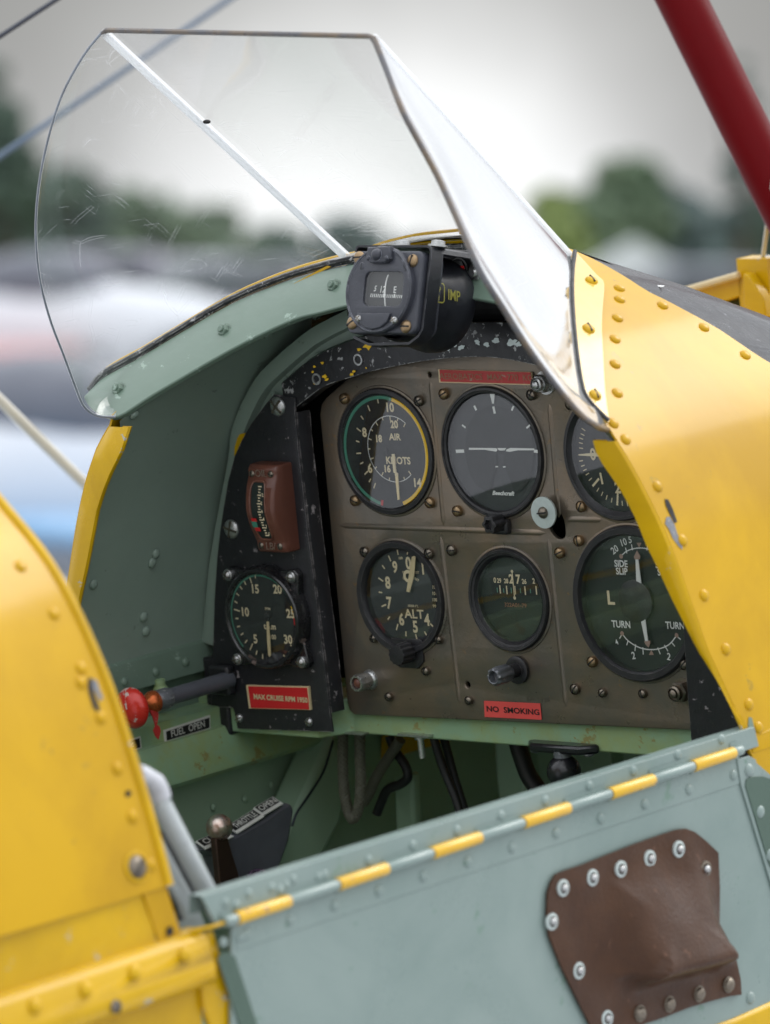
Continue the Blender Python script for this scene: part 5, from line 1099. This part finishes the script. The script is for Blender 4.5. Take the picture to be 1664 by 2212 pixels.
# lower side panel, strip, sill rail
b = MB(); b.grid([[(.2945, y_, -.138), (.2955, y_, -.16), (.2955, y_, -.205), (.295, y_, -.3)] for y_ in (-.668, -.71, -.8, -1.0, -1.4)]); b.build('rear_side_panel', M_yel2, plane, 60)
b = MB(); b.prism([dp(q, .2965) for q in (k4(612, 910), k4(715, 885), k4(790, 1120), k4(780, 1200), k4(700, 1200), k4(695, 1160))], (-.0015, 0, 0)); b.build('rear_post', M_yel, plane, bevel=.0005)
ra = [dp(k4(*q), .303) for q in ((-300, 1478), (862, 1105), (875, 1228), (-300, 1600))]; rb = [dp(k4(*q), .306) for q in ((-300, 1600), (862, 1232), (905, 1335), (-300, 1720))]
z_a = dp(k4(860, 1108), .303)[2]
y_end = dp(k4(868, 1108), .303)[1]
b = MB(); top_z = dp(k4(862, 1105), .303)[2]; mid_z = dp(k4(880, 1235), .306)[2]; bot_z = dp(k4(910, 1330), .309)[2]
b.grid([[(.290, y_, top_z+.002), (.3005, y_, top_z), (.3045, y_, top_z-.0045), (.307, y_, mid_z+.002), (.3085, y_, mid_z-.002), (.3085, y_, bot_z+.003), (.306, y_, bot_z), (.292, y_, bot_z-.001)] for y_ in (y_end+.004, -.8, -1.6)])
b.add([(.290, y_end+.004, top_z+.002), (.3005, y_end+.004, top_z), (.307, y_end+.004, mid_z+.002), (.3085, y_end+.004, bot_z+.003), (.292, y_end+.004, bot_z-.001)], [(0, 1, 2, 3, 4)])
for q in (k4(799, 1193), k4(582, 1270), k4(370, 1345), k4(150, 1417), k4(-60, 1490)): b.dome(dp(q, .3058), (.95, 0, .3), .0050, .0028)
b.build('sill_longeron', M_yel2, plane, 40)
MB().screw(dp(k4(500, 1420), .3086), X, .0042, .003).build('screw', [M_scr, M_void], plane)
b = MB(); b.grid([[(.2965, y_, bot_z), (.297, y_, -.5)] for y_ in (y_end, -1.6)]); b.build('lower_side_skin', M_yel2, plane)
# white tubes and slotted plate of the seat hinge, just inside the near side
TX = .255
def tp(q, x=TX): return P(*zt(*q), 0, x)
b = MB(); b.tube([tp((320, 540)), tp((338, 625))], .0050, 20); b.tube([tp((336, 618)), tp((340, 630))], [.0050, .0062], 20); b.tube([tp((338, 625)), tp((780, 1480)), tp((890, 1700))], .0062, 24)
tub = b.build('seat_tube', M_whp, plane, 45, 'white painted tube leaning inside the cockpit')
b = MB(); b.tube(crs([tp((120, 360)), tp((190, 385)), tp((260, 430)), tp((310, 500)), tp((335, 580))], 12), [.006]*6+[.0068]*6, 16); b.build('tube_elbow', M_whp2, tub)
b = MB(); b.plate([(tp(q)[1], tp(q)[2]) for q in ((180, 500), (270, 560), (380, 830), (560, 1180), (700, 1450), (830, 1760), (560, 1850), (400, 1450), (300, 1100), (220, 760))], [[(tp(q)[1], tp(q)[2]) for q in ((390, 1060), (415, 1050), (445, 1100), (520, 1350), (640, 1700), (600, 1740), (520, 1560), (440, 1300), (392, 1120))]], (TX-.012, 0, 0), Y, Z, X, .003, .0006)
b.build('slotted_seat_plate', M_whp, plane, 30)
b = MB(); b.grid([[(TX-.022, tp(q)[1], tp(q)[2]) for q in ((150, 480), (900, 1200))], [(TX-.022, tp(q)[1], tp(q)[2]) for q in ((150, 1900), (900, 1900))]]); b.build('dark_backing', M_trim, plane)
b = MB(); b.tube([tp((430, 1360), TX-.006), tp((520, 1520), TX-.006), tp((560, 1640), TX-.006)], .003, 10); b.build('seat_rod', M_whp, plane)
# far-side sill and closed door: what the lower dials reflect
b = MB(); b.grid([[(-.3025, y_, -.160), (-.3025, y_, -.176), (-.298, y_, -.18)] for y_ in (-.66, -.13)]); b.build('far_sill', M_sea, plane)

b = MB(); b.tube([(-.2985, -.66, -.172), (-.2985, -.13, -.172)], .0042, 10)
b.build('far_hinge_tube', M_yring, plane)
b = MB(); b.grid([[(-.3015, y_, -.18), (-.3015, y_, -.27)] for y_ in (-1.2, -.66)]); b.build('far_side_wall', M_grn_lo, plane)
b = MB()
for q in (k4(1175, 462), k4(1062, 523), k4(925, 560), k4(1232, 520), k4(1330, 640), k4(1310, 705)):
    MB().dome(P(*q, 0, -.299), X, .0028, .0016).build('wall_rivet', M_grn_lo, plane)
b = MB(); b.tube(crs([P(*k4(*q), 0, -.256) for q in ((1440, 270), (1400, 400), (1340, 500), (1285, 580), (1262, 640))], 16), .0010, 6); b.build('control_cable', M_wire, plane)
# ================================================================== compass
O = P(*zc(450, 575), 0, 0.0); cu_ = np.array([0, .287, .958]); cn = np.array([0, -.958, .287])
def cl(a_, b_, c_): return O+X*a_+cu_*b_+cn*c_
def cq(q, c_=0.): return PL(*zc(*q), O+cn*c_, cn)
def c2(q, c_=0.): p = cq(q, c_)-O; return (p[0], float(np.dot(p, cu_)))
def rrect(w_, h_, r, n=6, cx=0, cy=0):
    pts_ = []
    for sx_, sy_, a0_ in ((1, 1, 0), (-1, 1, 90), (-1, -1, 180), (1, -1, 270)):
        for i in range(n+1): a_ = R_(a0_+90*i/n); pts_.append((cx+sx_*(w_/2-r)+r*math.cos(a_), cy+sy_*(h_/2-r)+r*math.sin(a_)))
    return pts_
TLc, TRc, BLc, BRc = c2((205, 195)), c2((790, 215)), c2((140, 935)), c2((735, 965))
ccx = (TLc[0]+TRc[0]+BLc[0]+BRc[0])/4; ccy = (TLc[1]+TRc[1]+BLc[1]+BRc[1])/4; cw = (TRc[0]-TLc[0]+BRc[0]-BLc[0])/2+.0035; ch = (TLc[1]-BLc[1]+TRc[1]-BRc[1])/2
b = MB(); b.plate(rrect(cw, ch, .006, cx=ccx, cy=ccy), [], O, X, cu_, cn, .010, .0018); b.plate(rrect(cw-.002, ch-.001, .006, cx=ccx+.001, cy=ccy), [], O-cn*.010, X, cu_, cn, .012, .001)
cmp_ = b.build('magnetic_compass', M_cmp, plane, 35, 'slate grey compass box hung above the instrument panel')
cc = lerp(c2((445, 570)), (ccx, ccy), .4); cc = c2((448, 562), .0)
b = MB(); b.lathe([(.0302, -.001), (.0302, .0040), (.0293, .0052), (.0284, .0052), (.0278, .0044)], cl(cc[0], cc[1], 0), cn, 64)
win = [c2(q, .0044) for q in ((300, 385), (632, 398), (628, 715), (262, 690))]
wcx = sum(p[0] for p in win)/4; wcy = sum(p[1] for p in win)/4; ww = (win[1][0]-win[0][0]+win[2][0]-win[3][0])/2; wh = (win[0][1]-win[3][1]+win[1][1]-win[2][1])/2
b.plate(circ(cc[0], cc[1], .0280, 64), [rrect(ww, wh, .005, cx=wcx, cy=wcy)], O+cn*.0046, X, cu_, cn, .0046, .0005)
b.build('compass_bezel', M_cmp, cmp_, 35)
b = MB(); b.plate([(cc[0]+x, cc[1]+z) for x, z in ((-.0105, .0290), (-.0115, .0215), (-.007, .0180), (.007, .0180), (.0115, .0210), (.0105, .0295))], [], O+cn*.0085, X, cu_, cn, .005, .0015)
b.sphere(cl(cc[0]-.0005, cc[1]+.0235, .0085), .0042, 10); b.dome(cl(cc[0]-.0082, cc[1]+.021, .0085), cn, .0017, .0014); b.dome(cl(cc[0]+.0082, cc[1]+.021, .0085), cn, .0017, .0014)
b.build('corrector_cap', M_cmp, cmp_, 40)
b = MB(); cap = [(-.0155, -.0165), (.0150, -.0165), (.0130, -.0225), (.007, -.0265), (0, -.0278), (-.007, -.0265), (-.0135, -.0225)]
b.plate([(cc[0]+x, cc[1]+z) for x, z in cap], [], O+cn*.0068, X, cu_, cn, .0022, .0008); b.build('lower_cover', M_cmp, cmp_, 40)
b = MB(); b.add([cl(wcx+sx_*(ww/2+.002), wcy+sz_*(wh/2+.002), .0002) for sx_, sz_ in ((-1, -1), (1, -1), (1, 1), (-1, 1))], [(0, 1, 2, 3)]); b.build('compass_card_face', M_dialg2, cmp_)
b = MB(); zr = .0006
def ct2(s_, q, h, sh=0.): b.text(s_, cq(q, zr), X, cu_, h*.24/3.0/1000/.70, 0, .012, .85, sh)
ct2('5', (382, 545), 48, .3); ct2('12', (448, 552), 56, .15); ct2('E', (562, 556), 58)
b.text('', cq((0, 0)), X, cu_, .01)
for i in range(18):
    u_ = 345+i*16.2; big = i in (7, 13); b.stroke(cq((u_+3, 590+i*.8+(0 if not big else -6)), zr), cq((u_-4, 622+i*.6), zr), .0007 if not big else .0013, cn)
b.build('compass_card_marks', M_wht, cmp_, recalc=False)
b = MB(); b.tube(crs([cq((502, 420), .0022), cq((482, 480), .0028), cq((472, 560), .0030), cq((470, 640), .0028), cq((474, 706), .0022)], 14), .0005, 6); b.build('lubber_line', M_wht, cmp_)
b = MB(); b.add([cl(wcx+sx_*(ww/2+.001), wcy+sz_*(wh/2+.001), .0032) for sx_, sz_ in ((-1, -1), (1, -1), (1, 1), (-1, 1))], [(0, 1, 2, 3)]); b.build('cover_glass', M_glass, cmp_)
for q in ((240, 268), (722, 295), (178, 855), (660, 888)):
    MB().screw(cq(q, .0002), cn, .0046, .0026).build('screw', [M_brass, M_void], cmp_)
for q in ((238, 815), (556, 830)): MB().screw(cq(q, .006), cn, .0026, .0022, cross=True).build('screw', [M_steel, M_scr], cmp_)
for q in ((262, 342), (652, 360)): MB().screw(cq(q, .0046), cn, .0026, .0004).build('screw', [M_cmp, M_void], cmp_)
# drum body and bracket
b = MB(); b.lathe([(.0285, -.012), (.0300, -.016), (.0305, -.030), (.0318, -.040), (.0330, -.043), (.0335, -.050), (.0325, -.056), (.028, -.058), (0, -.058)], cl(cc[0]+.004, cc[1]-.003, 0), cn, 64)
b.build('compass_drum', M_cmpb, cmp_, 40)
drc = cl(cc[0]+.004, cc[1]-.003, 0)
def drum(q, r=.0312):                                   # point on the drum facing the camera
    d = ray(*zc(*q)); ts = np.linspace(3.5, 4.3, 8000); p = CP+ts[:, None]*d-drc; ax = p@cn; rad = np.linalg.norm(p-ax[:, None]*cn, axis=1); i = int(np.argmax(rad < r)); return drc+p[i]
b = MB()
rc = [drum(q) for q in ((893, 492), (990, 505), (1000, 530), (998, 655), (985, 672), (905, 660), (893, 640), (893, 492))]
for a_, c_ in zip(rc[:-1], rc[1:]):
    m_ = [lerp(a_, c_, t) for t in (0, .5, 1)]; nn = (lerp(a_, c_, .5)-drc); nn -= cn*np.dot(nn, cn); nn /= np.linalg.norm(nn); b.stroke(a_+nn*.0007, c_+nn*.0007, .0009, nn)
def dtext(s_, q, h, wd):
    p = drum(q, .0319); nn = p-drc; nn -= cn*np.dot(nn, cn); nn /= np.linalg.norm(nn); rt = -cn; upv = np.cross(nn, rt); upv = upv if upv[2] > 0 else -upv; b.text(s_, p, rt, upv, h, 0, .012, wd, depth=.0005)
dtext('AP', (948, 552), .0052, .85); dtext('8', (948, 628), .0052, .8); dtext('IMP', (1088, 608), .0105, .8)
b.build('drum_lettering', mat('yellow_lettering', (.30, .28, .05), .5, bump=0), cmp_, recalc=False)
b = MB()
tpc = [cq(q, -.006) for q in ((228, 158), (890, 172))]
w0 = c2((228, 175), -.006); w1 = c2((905, 195), -.006); zt3 = max(w0[1], w1[1])+.0005
prf = [(w0[0], zt3-.004), (w0[0]+.0006, zt3-.001), (w0[0]+.002, zt3), (w1[0]-.004, zt3), (w1[0]-.0012, zt3-.0012), (w1[0], zt3-.004), (w1[0]-.001, ccy-ch/2+.004), (w1[0]-.004, ccy-ch/2-.001), (w1[0]-.012, ccy-ch/2-.006), (ccx-.014, ccy-ch/2-.007), (w0[0]+.006, ccy-ch/2-.002)]
frn = [cl(x, z, -.004) for x, z in prf]; bk2 = [cl(x, z, -.016) for x, z in prf]
b.grid([frn, bk2]); b.grid([[cl(x, z, -.014) for x, z in prf[:6]], [cl(x, z, -.060)+Z*.002 for x, z in prf[:6]]])
b.build('compass_bracket', M_cmpb, cmp_, 40, solid=.0016, soff=0)
for q in ((565, 130), (880, 140)):
    p = cl(c2(q, -.006)[0], zt3+.0012, -.014); b = MB(); b.lathe([(.0070, -.0004), (.0070, .0010), (.0050, .0012), (.0048, .0038), (.003, .0044), (0, .0044)], p, cu_, 16); b.build('bracket_bolt', M_steel, cmp_)
b = MB(); pb_ = [P(*zc(*q), 1, -.03) for q in ((910, 190), (1290, 210), (1420, 440), (1420, 470), (1190, 465), (1000, 400), (905, 400))]; b.prism(pb_, (0, .004, 0)); b.build('bracket_plate', M_blk, plane, bevel=.001)
for q, m_ in ((zc(1140, 365), M_red), (zc(1320, 390), M_steel)):
    p = P(*q, 1, -.032); b = MB(); hexnut(b, p, -Y, .0062, .006); b.build('mounting_nut', M_steel, plane)
b = MB(); p = P(*zc(1150, 385), 1, -.040); b.box(p, (.005, .003, .007)); b.build('red_thread_mark', M_red, plane)

# ================================================================== struts and wires of the biplane
def wire(name, q0, q1, y0_, y1_, r, m, ax=1, label=None, flat=None, n=12):
    p0, p1 = P(*q0, ax, y0_), P(*q1, ax, y1_); b = MB()
    if flat:
        d = (p1-p0)/np.linalg.norm(p1-p0); u = np.cross(d, flat[0]); u /= np.linalg.norm(u); v = np.cross(d, u)
        rows = [[p+u*r*math.cos(t)*flat[1]+v*r*math.sin(t) for t in np.linspace(0, 2*math.pi, 28, endpoint=False)] for p in (p0, lerp(p0, p1, .5), p1)]
        b.grid(rows, closed=True); b.add(rows[0], [tuple(range(28))]); b.add(rows[-1], [tuple(range(28))])
    else: b.tube([p0, p1], r, n)
    return b.build(name, m, plane, 60, label)
wire('cabane_strut', (1250, -449), (1990, 1043), .42, .42, .0190, M_dred, label='thick dark red strut crossing the upper right corner')
wire('rigging_wire', (1672, 380), (1641, 612), .40, .44, .0018, M_dust, label='thin pale wire beside the red strut')
wire('rigging_wire', (-60, 118), (170, -32), -.6, -.6, .0020, M_wire, 0, label='thin black wire at the top left corner')
wire('rigging_wire', (-60, 378), (560, -45), -1.2, -1.2, .0028, M_wireb, 0, label='blue grey wire passing behind the windscreen')
wire('wing_strut', (-60, 806), (260, 1120), -.75, -.75, .0048, M_dust, 0, label='slim white strut outside the far side of the cockpit')

# ================================================================== airfield and background
Ai = np.array(A); cw_ = (A @ Vector(CP)); camw = np.array(cw_)
def wray(u, v): return np.array(A.to_3x3() @ Vector(ray(u, v)))
def ground(u, v):
    d = wray(u, v); t = -camw[2]/d[2]; return camw+d*t
def at(u, v, dist):
    d = wray(u, v); h = math.hypot(d[0], d[1]); return camw+d*dist/h
def tmat(p, face=0.): return Matrix.Translation((float(p[0]), float(p[1]), float(p[2]))) @ Matrix.Rotation(face, 4, 'Z')
M_grass = mat('grass', (.07, .12, .03), .9, c2=(.11, .14, .05), vs=.3, var=1, bump=.0)
M_apr = mat('concrete_apron', (.40, .41, .43), .7, c2=(.33, .34, .36), vs=.15, var=1, bump=0.)
b = MB(); b.add([(-3000, -3000, 0), (3000, -3000, 0), (3000, 3000, 0), (-3000, 3000, 0)], [(0, 1, 2, 3)]); struct(b.build('grass_ground', M_grass))
vd = wray(832, 614); vd[2] = 0; vd /= np.linalg.norm(vd); vs_ = np.array([vd[1], -vd[0], 0])
b = MB(); b.add([camw*[1, 1, 0]+vd*a_+vs_*c_+Z*.006 for a_, c_ in ((-40, -80), (-40, 80), (95, 80), (95, -80))], [(0, 1, 2, 3)]); struct(b.build('concrete_apron', M_apr))
leafm = {}
def tree(u, ytop, dist, wpx, label, col, seed, group=None, base=None):
    rnd = random.Random(seed); p = at(u, 614, dist)*[1, 1, 0]; s = FPX/dist
    H = 1.83+(614-ytop)/s; Wd = wpx/s
    t = empty('tree', label, 'tree', tmat(p), group)
    b = MB(); b.tube([(0, 0, -.2), (.1, 0, H*.3), (0, .1, H*.75)], [H*.035, H*.025, H*.01], 8)
    for k_ in range(6):
        a_ = k_*1.05; b.tube([(0, 0, H*(.25+.07*k_)), (math.cos(a_)*Wd*.32, math.sin(a_)*Wd*.32, H*(.45+.07*k_))], [H*.014, H*.004], 6)
    b.build('trunk', mat_bark, t)
    b = MB(); cl_ = []
    for k_ in range(44):
        h_ = rnd.uniform(.14, .88); wdt = math.sin(min(1, (h_+.12))*math.pi*.95)**.6; a_ = rnd.uniform(0, 6.28); rr = rnd.uniform(.1, .40)*Wd*wdt
        cl_.append((rr*math.cos(a_), rr*math.sin(a_), h_*H, rnd.uniform(.10, .19)*Wd))
    cl_.append((0, 0, H*.92, Wd*.12))
    for (x, y_, z, r) in cl_:
        for j in range(110):
            v = np.array([rnd.gauss(0, 1) for _ in range(3)]); v /= np.linalg.norm(v); v = v*r*rnd.uniform(.55, 1.05); c_ = np.array([x, y_, z])+v*[1, 1, .8]
            n1 = np.array([rnd.gauss(0, 1) for _ in range(3)]); n1 /= np.linalg.norm(n1); n2 = np.cross(n1, v); n2 /= max(1e-6, np.linalg.norm(n2)); sz = r*rnd.uniform(.22, .42)
            b.add([c_-n1*sz, c_+n2*sz, c_+n1*sz, c_-n2*sz], [(0, 1, 2, 3)])
    b.build('crown', col, t, recalc=False); return t
mat_bark = mat('bark', (.09, .07, .05), .9, vs=2, bump=0)
L_dk = mat('hazed_dark_foliage', (.075, .12, .10), .8, c2=(.11, .155, .11), vs=.35, var=1, bump=0)  # distance haze is put into the foliage colours, paler and bluer
L_md = mat('hazed_mid_foliage', (.16, .22, .13), .8, c2=(.12, .18, .12), vs=.35, var=1, bump=0)
L_yl = mat('hazed_yellow_green_foliage', (.32, .38, .13), .8, c2=(.22, .30, .12), vs=.35, var=1, bump=0)
L_bl = mat('hazed_blue_green_foliage', (.12, .165, .17), .8, c2=(.14, .19, .17), vs=.35, var=1, bump=0)
TG = 'trees along the edge of the airfield'
for i, (u, yt, di, wp, lb, m_) in enumerate((
    (-15, 110, 105, 260, 'tallest dark tree, at the left edge behind the windscreen', L_dk),
    (120, 370, 300, 330, 'dark tree seen low through the left side of the windscreen', L_dk),
    (290, 415, 310, 330, 'green tree seen through the windscreen right of the tall dark one', L_md),
    (440, 450, 330, 300, 'smaller green tree through the middle of the far windscreen pane', L_md),
    (600, 490, 340, 260, 'low dark tree just left of the bent windscreen corner', L_dk),
    (760, 470, 340, 260, 'low dark tree directly above the compass', L_bl),
    (900, 520, 360, 240, 'lowest dark tree, right of the compass top', L_bl),
    (1180, 400, 260, 230, 'yellow green tree right of the white windscreen pane', L_yl),
    (1355, 335, 300, 310, 'rounded mid green tree left of the red strut', L_md),
    (1480, 420, 320, 320, 'blue green tree behind the yellow cowling', L_bl),
    (1600, 90, 230, 130, 'tall narrow dark tree behind the red strut', L_bl),
    (1700, 420, 300, 300, 'dark tree at the right edge below the red strut', L_dk),
    (1250, 415, 290, 250, 'green tree between the yellow green one and the rounded one', L_md),
    (1440, 385, 310, 240, 'blue green tree just right of the rounded tree', L_bl),
    (1545, 480, 330, 240, 'low mid green tree under the tall narrow one', L_md),
    (1090, 500, 340, 220, 'low green tree behind the bright side pane', L_md))):
    tree(u, yt, di, wp, lb, m_, i+3, TG)

# parked vehicles and tents, far behind
def carpaint(n, c): return mat(n, c, .3, vs=2, bump=0, coat=.5, var=.2)
M_win = mat('dark_window', (.12, .13, .16), .1, bump=0, vs=2); M_tyre = mat('tyre', (.02, .02, .02), .8, bump=0, vs=2)
def van(u, dist, label, m_, face=0., L_=4.8, H_=2.0, W_=1.8, group='vehicles parked far behind', nm='van'):
    p = at(u, 614, dist)*[1, 1, 0]+Z*.01; t = empty(nm, label, nm, tmat(p, math.atan2(vs_[1], vs_[0])+face), group)
    hb = .55*H_ if nm == 'car' else .5*H_
    prof_ = [(-L_/2, .35), (-L_/2, hb), (-L_*.42, H_*.97), (-L_*.3, H_), (L_*.18, H_), (L_*.32, hb*1.08), (L_/2-.1, hb*.9), (L_/2, .4)] if nm == 'van' else [(-L_/2, .3), (-L_/2, hb), (-L_*.36, hb*1.1), (-L_*.22, H_), (L_*.1, H_), (L_*.26, hb*1.1), (L_/2-.1, hb*.9), (L_/2, .3)]
    b = MB(); b.prism([(x, -W_/2, z) for x, z in prof_], (0, W_, 0)); b.build('body', m_, t, bevel=.08)
    b = MB()
    for sy_ in (-1, 1): b.prism([(x, sy_*(W_/2+.01), z) for x, z in ((-L_*.3, hb*1.15), (L_*.22, hb*1.15), (L_*.12, H_*.93), (-L_*.26, H_*.93))], (0, sy_*.01, 0))
    b.build('window', M_win, t)
    for sx_ in (-1, 1):
        for sy_ in (-1, 1):
            b = MB(); b.lathe([(0, -.1), (.32, -.1), (.34, 0), (.32, .1), (0, .1)], (sx_*L_*.32, sy_*(W_/2-.08), .34), Y, 20); b.build('wheel', M_tyre, t)
cp = [('white', (.7, .7, .72)), ('grey', (.3, .31, .36)), ('silver', (.5, .5, .55)), ('lilac grey', (.36, .34, .42)), ('dark blue', (.05, .07, .14))]
cm = {n: carpaint(n.replace(' ', '_')+'_car_paint', c) for n, c in cp}
for i, (u, di, n, nm, H_) in enumerate(((250, 120, 'lilac grey', 'van', 2.5), (420, 125, 'silver', 'van', 2.4), (560, 118, 'grey', 'van', 2.3), (690, 130, 'lilac grey', 'car', 1.6), (330, 75, 'silver', 'car', 1.5), (1180, 140, 'silver', 'van', 2.3), (1560, 150, 'grey', 'van', 2.4), (520, 90, 'lilac grey', 'car', 1.5), (60, 140, 'dark blue', 'van', 2.5))):
    van(u, di, ['lilac grey van, leftmost of the vans seen through the windscreen', 'silver van in the middle of the windscreen view', 'mid grey van nearest the bent windscreen corner', 'lilac grey car just left of the compass', 'silver car low behind the far side pane', 'silver van between the white pane and the yellow cowling', 'mid grey van right of the white tent', 'lilac grey car low behind the windscreen', 'dark blue van at the far left edge'][i], cm[n], 0., 4.8 if nm == 'van' else 4.2, H_, nm=nm)
b = MB(); tp_ = at(1370, 614, 190)*[1, 1, 0]; tent = empty('marquee', 'white marquee behind the yellow cowling, below the rounded tree', 'tent', tmat(tp_, math.atan2(vs_[1], vs_[0])))
M_tent = mat('white_canvas', (.75, .76, .82), .8, vs=1, bump=0, var=.2)
b.prism([(-1.9, -2, 0), (-1.9, -2, 2.2), (0, -2, 3.3), (1.9, -2, 2.2), (1.9, -2, 0)], (0, 4, 0)); b.build('canopy', M_tent, tent)
b = MB(); b.prism([(-.7, -2.05, 0), (.7, -2.05, 0), (.7, -2.05, 1.9), (-.7, -2.05, 1.9)], (0, .03, 0)); b.build('doorway', M_win, tent)

# parked light aircraft
def lightplane(u, dist, face, label, cbody, cwing, cstripe, sc_=1.):
    p = at(u, 614, dist)*[1, 1, 0]; t = empty('light_aircraft', label, 'aircraft', tmat(p, face), 'light aircraft parked behind')
    b = MB(); rows = []
    for x, r, z in ((3.0, .05, 1.15), (2.8, .28, 1.15), (2.2, .48, 1.2), (1.2, .58, 1.25), (0, .60, 1.3), (-1.2, .48, 1.3), (-2.6, .30, 1.35), (-4., .14, 1.42), (-4.3, .04, 1.45)):
        rows.append([(x*sc_, r*.85*math.cos(a_)*sc_, (z+r*math.sin(a_))*sc_) for a_ in np.linspace(0, 2*math.pi, 20, endpoint=False)])
    b.grid(rows, closed=True); b.build('fuselage', cbody, t, 60)
    b = MB(); b.prism([(1.0*sc_, -5*sc_, 1.02*sc_), (1.0*sc_, 5*sc_, 1.02*sc_), (-.5*sc_, 5*sc_, 1.02*sc_), (-.6*sc_, -5*sc_, 1.02*sc_)], (0, 0, .16*sc_)); b.build('wing', cwing, t, bevel=.05)
    b = MB(); b.prism([(-3.5*sc_, 0, 1.5*sc_), (-3.9*sc_, 0, 2.5*sc_), (-4.4*sc_, 0, 2.5*sc_), (-4.4*sc_, 0, 1.4*sc_)], (0, .08*sc_, 0)); b.build('fin', cstripe, t)
    b = MB(); b.prism([(-3.6*sc_, -1.4*sc_, 1.45*sc_), (-3.6*sc_, 1.4*sc_, 1.45*sc_), (-4.3*sc_, 1.4*sc_, 1.45*sc_), (-4.3*sc_, -1.4*sc_, 1.45*sc_)], (0, 0, .07*sc_)); b.build('tailplane', cwing, t)
    b = MB(); b.sphere((.3*sc_, 0, 1.75*sc_), .55*sc_, 14, sq=(1.7, .75, .75)); b.build('canopy', M_win, t)
    b = MB(); b.box((3.03*sc_, 0, 1.15*sc_), (.05, .12, 1.7*sc_)); b.build('propeller', M_tyre, t)
    for x, y_ in ((1.2, .9), (1.2, -.9), (-3.9, 0)):
        b = MB(); b.lathe([(0, -.08), (.22, -.08), (.24, 0), (.22, .08), (0, .08)], (x*sc_, y_*sc_, .24), Y, 18); b.tube([(x*sc_, y_*sc_, .24), (x*sc_, y_*.7*sc_, 1.1*sc_)], .04, 8, 0); b.build('wheel', M_tyre, t)
    return t
wa, ga = carpaint('white_aircraft_paint', (.72, .74, .78)), carpaint('pale_grey_aircraft_paint', (.62, .65, .70))
rd_, bl_ = carpaint('red_aircraft_paint', (.55, .30, .30)), carpaint('blue_aircraft_paint', (.06, .22, .5))
f0 = math.atan2(vs_[1], vs_[0])
lightplane(20, 25, f0+.5, 'pale grey aircraft with blue wing at the left edge, nearest of those behind', ga, carpaint('light_blue_wing_paint', (.20, .42, .68)), bl_, .7)
lightplane(30, 62, f0-.3, 'red and white aircraft at the left edge, beyond the pale grey one', wa, rd_, rd_)
lightplane(430, 30, f0+.9, 'white aircraft seen through the far windscreen pane', wa, wa, wa, .75)
